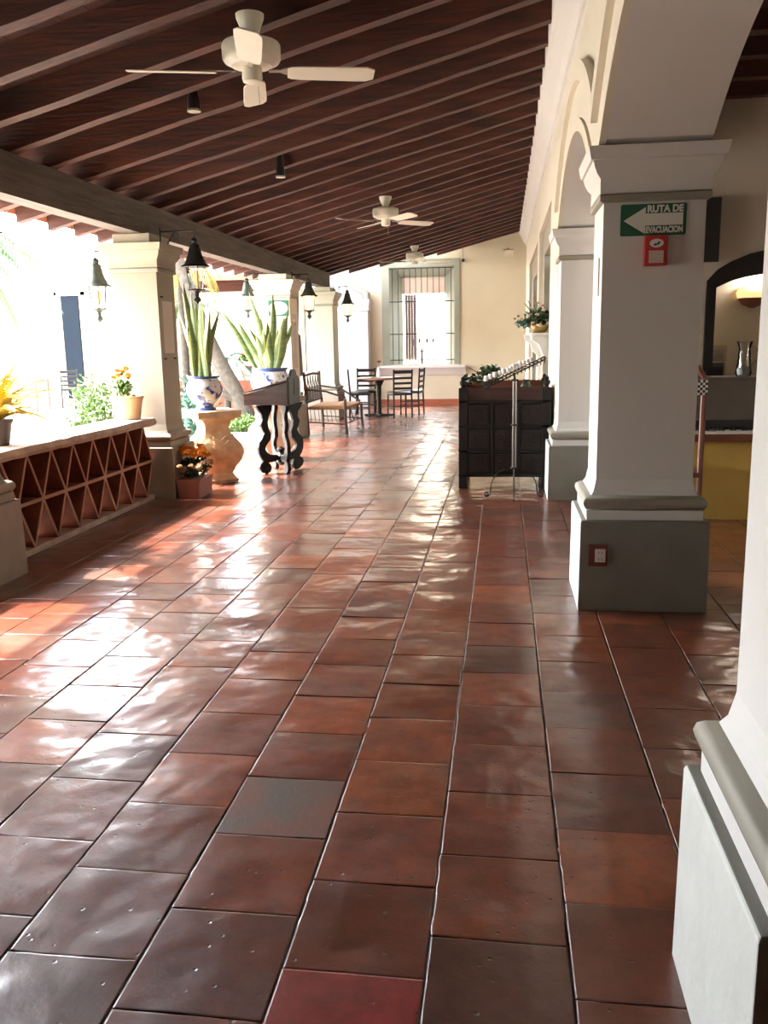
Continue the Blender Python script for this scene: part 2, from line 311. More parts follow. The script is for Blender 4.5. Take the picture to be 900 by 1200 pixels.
def build_floor():
    PW, PH = .351, .3655
    phase = {0: 3.096, 1: 3.269, -1: 2.93, -2: 2.767, -3: 2.92, 2: 4.219, 3: 3.404}
    rnd = random.Random(11)
    V = []; Fc = []; MI = []; C = []
    jw = {}
    for c in range(-14, 9):
        jw[c] = rnd.uniform(.003, .006)
    jw[1] = .009; jw[2] = .012; jw[-1] = .007; jw[0] = .004; jw[-2] = .009; jw[-3] = .006
    xj = {c: -.18+PW*c+rnd.uniform(-.006, .006) for c in range(-14, 10)}
    jw[9] = .006
    def skip(xa, xb, ya, yb):
        if xb < -3.42 and yb < 8.2: return True
        return xb < -4.25 and yb < 13.6
    for c in range(-13, 8):
        ph = phase.get(c, 3+rnd.uniform(-.18, .18)); k0 = int((-2.5-ph)/PH)
        ys = [ph+PH*k+(rnd.uniform(-.008, .008) if k not in (0, -1, 1) else 0) for k in range(k0, int((YF-ph)/PH)+2)]
        for i in range(len(ys)-1):
            ya, yb = ys[i], min(ys[i+1], YF)
            if yb-ya < .05: continue
            xa, xb = xj[c], xj[c+1]
            if skip(xa, xb, ya, yb): continue
            gy0 = rnd.uniform(.0004, .0034); gy1 = rnd.uniform(.0004, .0034)
            g0 = jw[c]+rnd.uniform(-.002, .002); g1 = jw[c+1]+rnd.uniform(-.002, .002)
            patch = (c == -2 and abs((ya+yb)/2-2.57) < .12); red = (c == -1 and 1.5 < (ya+yb)/2 < 1.80)
            if patch or red: g0 = g1 = .017; gy0 = gy1 = .014
            dist = max(1.0, (ya+yb)/2); n = 20 if dist < 4.5 else (9 if dist < 9 else 3)
            t = rnd.random(); br = rnd.uniform(.72, 1.2)
            base = Vector((.165, .047, .023))*(1-t)+Vector((.125, .038, .024))*t
            if rnd.random() < .14: base = Vector((.185, .055, .024))
            if rnd.random() < .12: base = Vector((.105, .04, .028))
            if -3 <= c <= -1 and 2.5 < dist < 6 and rnd.random() < .3: base = Vector((.19, .052, .022))
            base = Vector((base[0]*1.08, base[1]*.94, base[2]*.80))*br*.93
            if red: base = Vector((.22, .026, .022))
            tx, ty, tz = rnd.uniform(-.006, .006), rnd.uniform(-.006, .006), rnd.uniform(-.001, .0015)
            dome = rnd.uniform(.0, .0022)
            US = [-1, -.985, -.955]+[-.9+1.8*q/(n-6) for q in range(n-5)]+[.955, .985, 1] if n > 6 else [-1+2*q/n for q in range(n+1)]
            st = len(V); cx, cy = (xa+xb)/2, (ya+yb)/2; hx = (xb-xa)/2; hy = (yb-ya)/2
            for a in range(n+1):
                for b in range(n+1):
                    u = US[a]; w = US[b]
                    x = cx+u*hx; y = cy+w*hy
                    e = max(0, 1-min(1-abs(u), 1-abs(w))/.05)
                    if abs(u) == 1: x -= u*(g1 if u > 0 else g0)*(1+1.7*noise.noise(Vector((x*3, y*14, c)))+1.3*noise.noise(Vector((x*3, y*47, c+9))))
                    if abs(w) == 1: y -= w*(gy1 if w > 0 else gy0)*(1+1.5*noise.noise(Vector((x*14, y*3, 5.5)))+.8*noise.noise(Vector((x*47, y*3, 2))))
                    z = tz+tx*(u*hx)+ty*(w*hy)+dome*(1-max(abs(u), abs(w))**3)+.0018*noise.noise(Vector((x*4, y*4, c*3.1)))
                    if abs(u) == 1 or abs(w) == 1: z -= .0012
                    V.append((x, y, z))
            for a in range(n):
                for b in range(n):
                    i0 = st+a*(n+1)+b; Fc.append((i0, i0+n+1, i0+n+2, i0+1)); MI.append(2 if patch else 0); C.append(base)
            # skirt down into the joint
            ring = [st+b for b in range(n+1)]+[st+a*(n+1)+n for a in range(1, n+1)]+[st+n*(n+1)+b for b in range(n-1, -1, -1)]+[st+a*(n+1) for a in range(n-1, 0, -1)]
            s2 = len(V)
            nr = len(ring)
            for q in ring: V.append(V[q])
            for q in ring: V.append((V[q][0], V[q][1], -.02))
            for q in range(nr):
                p = (q+1) % nr; Fc.append((s2+q, s2+p, s2+nr+p, s2+nr+q)); MI.append(2 if patch else 0); C.append(base*.6)
    # joint bed
    for (x0, x1, y0, y1) in ((-3.42, 2.98, -2.5, 8.2), (-4.3, 2.98, 8.2, 13.6), (-4.75, 2.98, 13.6, YF)):
        st = len(V); n = 40; mY = int((y1-y0)*12)
        for a in range(n+1):
            for b in range(mY+1):
                x = x0+(x1-x0)*a/n; y = y0+(y1-y0)*b/mY
                V.append((x, y, -.0045+.003*noise.noise(Vector((x*9, y*9, 1)))))
        for a in range(n):
            for b in range(mY): i0 = st+a*(mY+1)+b; Fc.append((i0, i0+mY+1, i0+mY+2, i0+1)); MI.append(1); C.append(Vector((.1, .1, .1)))
    me = bpy.data.meshes.new('floor'); me.from_pydata(V, [], Fc)
    for q in (FLOOR, GROUT, PATCH): me.materials.append(q)
    me.polygons.foreach_set('material_index', MI); me.polygons.foreach_set('use_smooth', [True]*len(Fc))
    at = me.color_attributes.new('tcol', 'FLOAT_COLOR', 'CORNER'); buf = []
    for f, cc in zip(Fc, C): buf += [cc[0], cc[1], cc[2], 1.0]*len(f)
    at.data.foreach_set('color', buf); me.update()
    o = bpy.data.objects.new('floor', me); COL.objects.link(o); struct(o)
build_floor()

# courtyard ground
struct(MB().box(-45, -4.3, -20, 18.4, -.10, -.03).box(-4.3, -3.42, -20, 8.2, -.10, -.03).box(-45, -4.75, 18.4, 24, -.10, -.03).box(-45, 20, 24, 60, -.1, -.03).box(-4.75, 20, 21.7, 24, -.1, -.03).box(-3.42, 3, -20, -2.5, -.10, -.03).build('courtyard_ground', PAVE))

# ------------------------------------------------------------------ walls
def arch_z(y, yc, Rr=2.56, zc=.34): return zc+sqrt(max(Rr*Rr-(y-yc)**2, 0))
PILY = [(-2.07, -1.45), (1.36, 1.98), (4.82, 5.43), (8.25, 8.87)]
def arcade_wall():
    mb = MB(); T = 4.2
    segs = []
    for a, b in zip(PILY[:-1], PILY[1:]):
        yc = (a[1]+b[0])/2; ys = [a[1]-.08+(b[0]+.16-a[1])*i/32 for i in range(33)]
        segs += [(y, max(2.455, arch_z(y, yc)) if 0 < i < 32 else 2.455) for i, y in enumerate(ys)]
    segs = [(-2.5, 2.455)]+segs+[(8.9, 2.455)]
    for (y0, z0), (y1, z1) in zip(segs[:-1], segs[1:]):
        mb.face([(.51, y0, z0), (.51, y0, T), (.51, y1, T), (.51, y1, z1)], 0)
        mb.face([(1.03, y0, z0), (1.03, y1, z1), (1.03, y1, T), (1.03, y0, T)], 1)
        mb.face([(.51, y0, z0), (.51, y1, z1), (1.03, y1, z1), (1.03, y0, z0)], 1)
    # solid part with the two framed openings
    B = lambda *a: mb.box(*a)
    B(.51, 1.03, 8.8, 10.2, 0, T, 0); B(.51, 1.03, 13.4, 13.97, 0, T, 0); B(.51, 1.03, 18.28, 20.95, 0, T, 0)
    B(.51, 1.03, 10.2, 13.4, 2.98, T, 0); B(.51, 1.03, 13.97, 18.28, 2.94, T, 0)
    return struct(mb.build('wall_right', [PL_WARM, PL_WHITE]))
arcade_wall()
for n, (y0, y1, i0, i1, zt, zi) in enumerate(((10.2, 13.4, 10.72, 12.85, 2.98, 2.63), (13.97, 18.28, 15.0, 17.3, 2.94, 2.59))):
    r = struct(empty('door_%d' % (n+1)))
    MB().box(.56, .70, y0, i0, 0, zt).box(.56, .70, i1, y1, 0, zt).box(.56, .70, i0, i1, zi, zt).build('frame', TAUPE, r, bevel=.006)
    d = MB()
    for k in range(2):
        a = i0+(i1-i0)*k/2; b = i0+(i1-i0)*(k+1)/2
        d.box(.78, .83, a+.005, b-.005, 0, zi)
        for q in range(3): d.box(.76, .78, a+.1, b-.1, .15+q*.8, .8+q*.8)
    d.build('door_leaf', GREYGREEN, r, bevel=.006)
# moulded arch bands on the corridor face
def bands():
    mb = MB()
    for a, b in zip(PILY[:-1], PILY[1:]):
        yc = (a[1]+b[0])/2
        for r0, r1, t in ((2.56, 2.64, .035), (2.64, 2.86, .018), (2.86, 2.98, .055)):
            lim = 1.715; n = 40; P = []
            for i in range(n+1):
                dy = -lim+2*lim*i/n
                z0 = .34+sqrt(r0*r0-dy*dy); z1 = .34+sqrt(r1*r1-dy*dy)
                P.append((yc+dy, max(z0, 2.455), max(z1, 2.46)))
            for (ya, z0, z1), (yb, w0, w1) in zip(P[:-1], P[1:]):
                mb.face([(XR-t, ya, z0), (XR-t, ya, z1), (XR-t, yb, w1), (XR-t, yb, w0)])
                mb.face([(XR-t, ya, z1), (XR, ya, z1), (XR, yb, w1), (XR-t, yb, w1)])
                mb.face([(XR, ya, z0), (XR-t, ya, z0), (XR-t, yb, w0), (XR, yb, w0)])
    struct(mb.build('trim_1', PL_WARM))
bands()
struct(MB().prism([(.34, 3.835), (.345, 3.81), (.37, 3.795), (.40, 3.72), (.44, 3.64), (.475, 3.60), (.48, 3.575), (.505, 3.57), (.51, 3.55), (.53, 3.55), (.53, 4.2), (.34, 4.2)], -2.5, 20.95).build('trim_2', PL_WHITE))

struct(MB().box(-3.95, -3.42, -2.5, 2.9, 0, 2.545).box(-3.72, -3.42, 2.9, 4.73, 0, .78).build('added_wall_left', PL_WARM))  # added out of view to darken the corridor; gap sized for light
struct(MB().box(-3.95, 3.1, -2.7, -2.5, 0, 4.2).build('added_wall_behind', PL_WARM))  # added out of view so light does not flood in from behind
# far wall with deep window
def far_wall():
    mb = MB(); y0, y1 = YF, YF+.7; xw0, xw1, z0, z1 = -2.64, -1.13, .94, 3.16
    mb.box(-3.95, xw0, y0, y1, 0, 4.2); mb.box(xw1, 1.03, y0, y1, 0, 4.2); mb.box(xw0, xw1, y0, y1, 0, z0); mb.box(xw0, xw1, y0, y1, z1, 4.2)
    return struct(mb.build('wall_far', PL_CREAM))
far_wall()
w1 = struct(empty('window_1', (0, YF, 0)))
fr = MB()
for x0, x1, za, zb in ((-2.82, -2.64, .94, 3.34), (-1.13, -1.0, .94, 3.34), (-2.64, -1.13, 3.16, 3.34)): fr.box(x0, x1, -.03, .02, za, zb)
fr.build('window_frame', GREYGREEN, w1, bevel=.005)
rv_ = MB()   # splayed reveals
rv_.face([(-2.64, 0, .94), (-2.64, 0, 3.16), (-2.40, .45, 2.98), (-2.40, .45, .94)], 0)
rv_.face([(-1.13, 0, .94), (-1.35, .45, .94), (-1.35, .45, 2.98), (-1.13, 0, 3.16)], 0)
rv_.face([(-2.64, 0, 3.16), (-1.13, 0, 3.16), (-1.35, .45, 2.98), (-2.40, .45, 2.98)], 0)
rv_.face([(-2.64, 0, .945), (-2.40, .45, .945), (-1.35, .45, .945), (-1.13, 0, .945)], 1)
rv_.box(-2.64, -2.40, .45, .7, .94, 3.16, 0); rv_.box(-1.35, -1.13, .45, .7, .94, 3.16, 0); rv_.box(-2.4, -1.35, .45, .7, 2.98, 3.16, 0)
rv_.build('reveal', [GREYGREEN, PL_CREAM], w1)
g = MB()
for k in range(11):
    x = -2.64+.07+k*(1.37/10); g.tube([(x, -.01, .95), (x, -.01, 3.15)], .008, 6)
for z in (1.05, 1.65, 2.39, 3.14): g.box(-2.64, -1.13, -.02, 0, z-.01, z+.01)
g.build('window_grille', IRON, w1)
MB().prism([(0, .93), (-.16, .93), (-.16, .87), (-.11, .84), (-.07, .76), (-.03, .70), (0, .70)], -2.92, -.86, axis='x').build('window_sill', PL_WHITE, w1, smooth=True)
sh = MB()
for k in range(4): sh.box(-2.34+k*.065, -2.285+k*.065, .62, .65, 1.05, 2.58)
for k in range(30): sh.box(-2.34, -2.08, .60, .62, 1.07+k*.05, 1.10+k*.05)
sh.build('shutter', PURPLE, w1)
MB().box(-2.4, -1.35, .52, .6, 2.6, 2.98).build('lintel_board', PL_PINK, w1)
struct(MB().box(-3.05, .51, YF-.02, YF, 0, .13).build('baseboard_far', TERRA_TRIM))
# garden end: pilaster and angular arch closing the side
PL_COOL = mat('cool white plaster', (0.46, 0.47, 0.46), .75)
pil = thing('pilaster', 'white wall pilaster with moulded capital in the far left corner of the corridor', 'pilaster', (0, 0, 0))
MB().box(-3.86, -3.10, 20.45, 20.9, 0, 2.2).build('shaft', PL_COOL, pil)
MB().rloft(-3.86, -3.10, 20.45, 20.85, [(.0, 2.18), (.03, 2.2), (.02, 2.24), (.03, 2.3), (.05, 2.40), (.05, 2.45)]).build('capital', PL_COOL, pil, smooth=True)
aw = MB()
aw.prism([(-3.10, 2.45), (-3.10, 2.62), (-4.35, 3.3), (-6.5, 3.6), (-6.5, 2.9), (-4.5, 2.85), (-3.85, 2.5), (-3.85, 2.45)], 20.5, 20.88, 'y', 0)
for (a, b, c, d) in (((-3.10, 2.62), (-4.30, 3.27), .0, 0), ((-3.20, 2.56), (-4.4, 3.19), 0, 0), ((-3.62, 2.46), (-4.5, 2.92), 0, 0)):
    aw.tube([(a[0], 20.49, 2.45), (a[0], 20.49, a[1]), (b[0], 20.49, b[1])], .018, 5, 1)
struct(aw.build('wall_side', [PL_COOL, TAUPE]))
struct(MB().box(-8, 6, 27, 27.3, -.03, 3.7).build('added_glare_wall', PL_CREAM))  # added beyond the far window to cut its sky reflection on the floor

# ------------------------------------------------------------------ ceiling: boards above sloping rafters
ce = struct(empty('ceiling'))
def cut(y):   # the rafters stop short along a skew line next to the far wall
    return None
b = MB(); TH = .17
def cz(x): return zr(x)+TH
x0, x1 = -4.35, .40
def slab(mb, xa, xb, ya, yb, t=.03):
    mb.prism([(xa, cz(xa)), (xb, cz(xb)), (xb, cz(xb)+t), (xa, cz(xa)+t)], ya, yb)
k = 0; x = x0
while x < x1:
    xe = min(x+.16, x1); slab(b, x, xe-.003, -2.5, 18.35); x = xe
x = -3.41
while x < x1:
    xe = min(x+.16, x1); slab(b, x, xe-.003, 18.35, 18.35+max(.05, min(2.55, (x+3.55)*.95))); x = xe
b.build('boards', BOARD, ce)
ys = [5.06-.545*i for i in range(1, 14)]+[5.06+.545*i for i in range(0, 30)]
rr = random.Random(3)
for y in sorted(ys):
    if y > 20.75: continue
    xa = x0 if y < 18.2 else max(-3.41, -3.55+(y-18.35)/.95)
    if y > 18.9 and xa > -.3: continue
    m_ = MB(); w = .05; n = 12; i0 = 0
    dj = rr.uniform(-.02, .02)
    # hand hewn: a slightly wandering prism
    for q in range(n+1):
        X = xa+(x1-xa)*q/n; yy = y+dj+.012*noise.noise(Vector((X*1.3, y*7, 0))); zb = zr(X)+.012*noise.noise(Vector((X*2, y*5, 4)))
        m_.v += [(X, yy-w, zb), (X, yy+w, zb), (X, yy+w, cz(X)), (X, yy-w, cz(X))]
    for q in range(n):
        for e in range(4):
            l = (e+1) % 4; m_.f.append((q*4+e, q*4+l, q*4+4+l, q*4+4+e)); m_.m.append(0)
    m_.f += [(0, 1, 2, 3), (n*4+3, n*4+2, n*4+1, n*4)]; m_.m += [0, 0]
    m_.build('rafter', RAFT, ce)
struct(MB().box(-4.7, 1.03, 18.3, 21.0, 4.15, 4.2).build('ceiling_end', PL_CREAM))
struct(MB().prism([(x0-.12, cz(x0)-.05), (x0-.02, cz(x0)-.10), (x0+.02, cz(x0)), (x1, cz(x1)+.1), (x1, cz(x1)+.2), (x0-.12, cz(x0)+.06)], -2.6, 18.4).build('roof', ROOFTILE))

# main beam, three lengths butted over the pillars
bt = thing('ceiling_beam', 'long heavy grey-brown timber beam carried by the garden side pillars', 'beam')
for ya, yb in ((-2.5, 8.42), (8.43, 13.85), (13.86, 17.62)):
    q = MB(); n = 14
    for i in range(n+1):
        Y = ya+(yb-ya)*i/n; o1 = .008*noise.noise(Vector((Y, 3, 0))); o2 = .008*noise.noise(Vector((Y, 9, 0)))
        q.v += [(-3.585, Y, 2.545+o1), (XL+o2, Y, 2.545+o1), (XL+o2, Y, 2.835), (-3.585, Y, 2.835)]
    for i in range(n):
        for e in range(4): l = (e+1) % 4; q.f.append((i*4+e, i*4+l, i*4+4+l, i*4+4+e)); q.m.append(0)
    q.f += [(0, 1, 2, 3), (n*4+3, n*4+2, n*4+1, n*4)]; q.m += [0, 0]
    q.build('beam_length', BEAMW, bt)

# ------------------------------------------------------------------ pillars
def pillar(label, x0, x1, y0, y1, m_sh, m_pl, side, block=False, po=.09, cap=.08, band=TAUPE, tor=None, side_face=None):
    t = thing('pillar', label, 'pillar', ((x0+x1)/2, (y0+y1)/2, 0))
    dx, dy = (x1-x0)/2, (y1-y0)/2; a = (-dx, dx, -dy, dy)
    MB().rloft(*a, [(0.03, .64), (.012, .67), (0, .73), (0, 2.19)]).build('shaft', m_sh, t)
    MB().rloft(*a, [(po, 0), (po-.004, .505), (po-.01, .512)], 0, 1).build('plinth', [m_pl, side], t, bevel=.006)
    MB().rloft(*a, [(.055, .51), (.055, .565)]).build('plinth_lip', m_sh, t, bevel=.005)
    MB().rloft(*a, [(.03, .565), (.055, .572), (.068, .59), (.072, .605), (.066, .625), (.05, .638), (.03, .645)]).build('torus_moulding', tor or m_pl, t, smooth=True)
    MB().rloft(*a, [(.004, 2.185), (.024, 2.192), (.024, 2.222), (.01, 2.228)]).build('capital_band', band, t, bevel=.004)
    MB().rloft(*a, [(.008, 2.225), (.022, 2.232), (.022, 2.30), (.032, 2.312), (.044, 2.328), (.058, 2.36), (.064, 2.385), (.076, 2.39), (cap, 2.40), (cap+.01, 2.452), (0, 2.456)]).build('capital', m_sh, t, smooth=True)
    if block: MB().box(-dx+.05, dx-.03, -dy-.03, dy+.03, 2.45, 2.545).build('bearing_block', m_sh, t, bevel=.01)
    return t
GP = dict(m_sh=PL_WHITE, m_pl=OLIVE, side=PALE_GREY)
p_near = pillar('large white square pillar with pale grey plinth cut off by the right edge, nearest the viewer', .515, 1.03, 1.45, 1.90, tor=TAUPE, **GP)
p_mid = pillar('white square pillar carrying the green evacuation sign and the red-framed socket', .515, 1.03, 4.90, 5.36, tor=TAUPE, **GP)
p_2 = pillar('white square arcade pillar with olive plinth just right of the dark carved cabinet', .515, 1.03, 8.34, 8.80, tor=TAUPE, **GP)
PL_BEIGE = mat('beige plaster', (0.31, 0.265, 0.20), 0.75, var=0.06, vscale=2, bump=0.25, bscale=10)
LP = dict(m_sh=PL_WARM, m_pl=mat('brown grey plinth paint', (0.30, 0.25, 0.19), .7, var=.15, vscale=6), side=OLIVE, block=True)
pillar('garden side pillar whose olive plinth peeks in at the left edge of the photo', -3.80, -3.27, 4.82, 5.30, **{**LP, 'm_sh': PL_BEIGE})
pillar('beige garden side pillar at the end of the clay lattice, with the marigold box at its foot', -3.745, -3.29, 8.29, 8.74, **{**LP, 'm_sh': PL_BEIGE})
pillar('bright white garden side pillar behind the carved lectern, a grey rolled curtain beside it', -3.80, -3.28, 13.62, 14.14, **LP)
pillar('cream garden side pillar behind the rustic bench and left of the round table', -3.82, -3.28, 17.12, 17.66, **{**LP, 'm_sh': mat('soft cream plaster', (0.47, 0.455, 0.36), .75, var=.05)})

# ------------------------------------------------------------------ clay lattice balustrade
def balustrade(label, loc, rz, L, p, full=True):
    t = thing('balustrade', label, 'balustrade', loc, rz)
    MB().box(-.10, .12, 0, L, 0, .05).build('kerb', CEMENT, t, bevel=.01)
    r = MB(); n = int(L*8)
    for i in range(n+1):
        y = L*i/n; o1 = .006*noise.noise(Vector((y*5, 1, loc[0]))); o2 = .008*noise.noise(Vector((y*6, 7, loc[0])))
        r.v += [(-.19, y, .735+o2), (.17+o1, y, .735+o2), (.19+o1, y, .765), (.17+o1, y, .805+o2), (-.19, y, .81)]
    for i in range(n):
        for e in range(5): l = (e+1) % 5; r.f.append((i*5+e, i*5+l, i*5+5+l, i*5+5+e)); r.m.append(0)
    r.f += [(4, 3, 2, 1, 0), tuple(n*5+e for e in range(5))]; r.m += [0, 0]
    r.build('rail', CEMENT, t, smooth=True)
    q = MB(); h0, h1, h2 = .05, .385, .735; N = int(round(L/p)); pp = L/N
    def sl(y0, z0, y1, z1, th=.011):
        d = Vector((y1-y0, z1-z0)).normalized(); nx = Vector((-d.y, d.x))*th
        q.prism([(y0+nx.x, z0+nx.y), (y1+nx.x, z1+nx.y), (y1-nx.x, z1-nx.y), (y0-nx.x, z0-nx.y)], -.19, .11, 'x')
        q.prism([(y0+nx.x, z0+nx.y), (y1+nx.x, z1+nx.y), (y1-nx.x, z1-nx.y), (y0-nx.x, z0-nx.y)], .11, .116, 'x', 1)
    q.box(-.19, .105, 0, L, h1-.010, h1+.010); q.box(.105, .117, 0, L, h1-.013, h1+.013, 1)
    for i in range(N):
        y = i*pp
        sl(y, h1, y+pp/2, h2); sl(y+pp/2, h2, y+pp, h1); sl(y, h1, y+pp/2, h0); sl(y+pp/2, h0, y+pp, h1)
    q.box(-.20, -.185, 0, L, h0, h2)  # back sheet, added to stop sun leaking through the cells
    q.build('clay_lattice', [CLAY, LATE], t)
    return t
balustrade('low clay lattice balustrade with cement rail between the two nearest garden side pillars', (-3.53, 5.39, 0), 0, 2.80, .35)
balustrade('clay lattice balustrade far across the garden, seen behind the leaning trunk', (-4.6, 18.5, 0), pi/2, 3.4, .36)
# an added clay sheet closes the back of each lattice against the sun

# ------------------------------------------------------------------ ceiling fans
def fan(label, x, y, z, rot, sc=1.0):
    t = thing('ceiling_fan', label, 'ceiling fan', (x, y, z), rot); t.scale = (sc, sc, sc); h = (zr(x)-z)/sc   # z = plane of the blades
    MB().lathe([(.022, h-.115), (.036, h-.112), (.045, h-.09), (.062, h-.05), (.074, h-.02), (.076, h)], 24).build('canopy', FANW, t, smooth=True)
    MB().lathe([(.014, .10), (.014, h-.08)], 10).build('downrod', FANM, t, smooth=True)
    MB().lathe([(.06, -.012), (.11, -.010), (.118, .002), (.146, .010), (.156, .025), (.157, .092), (.150, .104), (.10, .118), (.03, .122)], 28).build('motor_housing', FANW, t, smooth=True)
    MB().lathe([(.03, -.095), (.05, -.088), (.055, -.07), (.053, -.025), (.05, -.012)], 20).build('switch_housing', FANW, t, smooth=True)
    MB().tube([(.03, 0, -.11), (.035, 0, -.20)], .002, 5).build('pull_chain', FANM, t)
    for k in range(5):
        if k == 4: pass
    nb = 4
    for k in range(nb):
        a = 2*pi*k/nb
        e = empty('blade'); e.parent = t
        e.rotation_euler = (0, 0, a)
        M = Matrix.Rotation(R(-13), 4, 'X')
        out = []
        for u, w in ((.19, .045), (.21, .058), (.26, .064), (.55, .070), (.62, .068), (.66, .045)): out.append((u, w))
        pts = out+[(u, -w) for u, w in reversed(out)]
        bl = MB().prism(pts, -.045, -.038, 'z', M=M).build('blade_board', FANW, e, bevel=.002)
        MB().prism([(.09, .014), (.15, .010), (.18, .03), (.25, .035), (.27, .02), (.27, -.02), (.25, -.035), (.18, -.03), (.15, -.010), (.09, -.014)], -.036, -.030, 'z', M=M).build('blade_iron', FANM, e)
    return t
fan('nearest white ceiling fan, large at the top left of the photo', -1.46, 5.35, 3.09, R(15), 1.08)
fan('middle white ceiling fan over the corridor, seen against reddish rafters', -1.53, 11.85, 3.075, R(38), 1.08)
fan('farthest white ceiling fan, in front of the barred window', -1.706, 17.5, 3.04, R(20), 1.08)

# ------------------------------------------------------------------ small black ceiling spots
for lab, x, y in (('small black cylinder ceiling spot left of the nearest fan hub', -2.13, 6.25), ('small black cylinder ceiling spot between the first and second fans', -2.15, 8.75), ('small black ceiling spot at the very top left corner of the photo', -1.75, 3.35)):
    t = thing('ceiling_spotlight', lab, 'spotlight', (x, y, zr(x)))
    MB().lathe([(.03, -.10), (.045, -.10), (.042, -.02), (.035, .0), (.03, TH*.9)], 14).build('housing', BLACK, t, smooth=True)
    MB().lathe([(.036, -.104), (.047, -.104), (.047, -.09), (.036, -.09)], 16).build('rim', FANM, t)

# ------------------------------------------------------------------ lanterns
def lantern(label, x, y, ztop, lit, m_body, arm=None, scale=1.0, watts=0):
    t = thing('lantern', label, 'lantern', (x, y, ztop)); s = scale
    P = lambda L: [(r*s, z*s) for r, z in L]
    MB().lathe(P([(.004, 0), (.028, -.015), (.038, -.035), (.030, -.058), (.050, -.072), (.052, -.10), (.060, -.115), (.064, -.15), (.084, -.205), (.102, -.235), (.104, -.252), (.135, -.266), (.142, -.280), (.10, -.276)]), 16).build('hood', m_body, t, smooth=True)
    MB().lathe(P([(.094, -.275), (.064, -.49)]), 6).build('glass_panes', GLASSLIT if lit else GLASS, t)
    b = MB()
    for k in range(6):
        a = 2*pi*k/6; b.tube([(.095*s*cos(a), .095*s*sin(a), -.27*s), (.065*s*cos(a), .065*s*sin(a), -.495*s)], .0045*s, 5)
    b.build('frame_bars', m_body, t)
    MB().lathe(P([(.062, -.488), (.085, -.49), (.085, -.502), (.05, -.51), (.022, -.53), (.018, -.56), (.032, -.58), (.032, -.60), (.012, -.62), (.004, -.63)]), 14).build('base_finial', m_body, t, smooth=True)
    MB().lathe(P([(.01, -.46), (.024, -.42), (.034, -.37), (.026, -.33), (.008, -.31)]), 12).build('bulb', BULB if lit else BULBOFF, t, smooth=True)
    if arm:
        a = Vector(arm); b = MB(); b.tube([(0, 0, 0), (0, 0, .06*s)], .005, 6); b.tube([(0, 0, .06), (a.x, a.y, .06)], .009, 6)
        d = a.normalized(); L = a.length; pts = []
        for k in range(22):
            th = k/21*2.6*pi; rad = .045*(1-k/30)
            pts.append((d.x*(L*.55+rad*cos(th)), d.y*(L*.55+rad*cos(th)), .01-.0+rad*sin(th)))
        b.tube(pts, .005, 5)
        b.tube([(a.x, a.y, .10), (a.x, a.y, -.16)], .008, 6); b.tube([(a.x, a.y, -.15), tuple(d*(L*.6))+() if False else (d.x*L*.55, d.y*L*.55, .055)], .006, 6)
        b.build('bracket', IRON, t)
    if watts:
        l = bpy.data.lights.new('lamp glow', 'POINT'); l.energy = watts; l.color = (1, .62, .30); l.shadow_soft_size = .03
        lo = bpy.data.objects.new('lamp_glow', l); COL.objects.link(lo); lo.parent = t; lo.location = (0, 0, -.37*s)
    return t
lantern('black hanging lantern with clear panes beside the first full garden side pillar', -2.975, 8.52, 2.52, False, IRON, arm=(-.34, 0, 0))
lantern('left one of the two lit bronze lanterns, on a bracket at the bright white pillar', -3.03, 13.88, 2.49, True, BRONZE, arm=(-.26, 0, 0), watts=45)
lantern('glowing lantern on a bracket at the cream pillar nearest the far wall', -3.03, 17.4, 2.50, True, BRONZE, arm=(-.27, 0, 0), watts=45)
lantern('green bronze lantern on the courtyard side of the beige pillar, above the marigold basket', -4.0, 8.52, 2.36, False, BRONZE, arm=(.27, 0, 0))
lantern('dim lantern hanging on the courtyard side, between the two snake plants', -4.03, 13.9, 2.52, False, BRONZE, arm=(.24, 0, 0))
lantern('black lantern partly cut off by the left edge of the photo', -3.10, 5.06, 2.45, False, IRON, arm=(-.18, 0, 0))

# ------------------------------------------------------------------ things on the sign pillar
YP = 4.90
sg = thing('evacuation_sign', 'green and white arrow sign reading RUTA DE EVACUACION', 'sign', (.767, YP, 2.093)); sg.scale = (.94, 1, .85)
def rrect(w, h, r, n=5):
    P = []
    for cx, cy, a0 in ((w/2-r, h/2-r, 0), (-w/2+r, h/2-r, 90), (-w/2+r, -h/2+r, 180), (w/2-r, -h/2+r, 270)):
        for k in range(n+1): a = R(a0+90*k/n); P.append((cx+r*cos(a), cy+r*sin(a)))
    return P
MB().prism(rrect(.352, .186, .010), -.006, 0).build('sign_board', GREEN, sg)
MB().prism([(-.160, -.003), (-.042, .075), (-.042, .037), (.158, .037), (.158, -.034), (-.042, -.034), (-.042, -.083)], -.008, -.005).build('arrow', SIGNW, sg)
text('RUTA DE', .056, (.062, -.0075, .061), (R(90), 0, 0), SIGNW, sg, bold=.0026, sx=.84)
text('EVACUACION', .050, (.060, -.0075, -.061), (R(90), 0, 0), SIGNW, sg, bold=.0024, sx=.62)
al = thing('fire_alarm_box', 'red alarm box with an oval emblem under the green arrow sign', 'alarm box', (.782, YP, 1.936)); al.scale = (.97, 1, .88)
MB().box(-.060, .060, -.045, 0, -.086, .086).build('box_body', RED, al, bevel=.004)
MB().prism([(.036*cos(2*pi*k/24), .040+.025*sin(2*pi*k/24)) for k in range(24)], -.048, -.044).build('oval_emblem', SIGNW, al)
MB().prism([(-.018, .028), (-.008, .040), (.002, .037), (.010, .050), (.020, .047), (.012, .033), (.0, .030), (-.008, .026)], -.050, -.047).build('emblem_figure', BLACK, al)
MB().box(-.038, .038, -.048, -.044, -.072, -.002).build('white_label', PAPER, al)
ou = thing('power_socket', 'ivory double power socket on a maroon painted square, on the sign pillar plinth', 'socket', (.527, 4.808, .318))
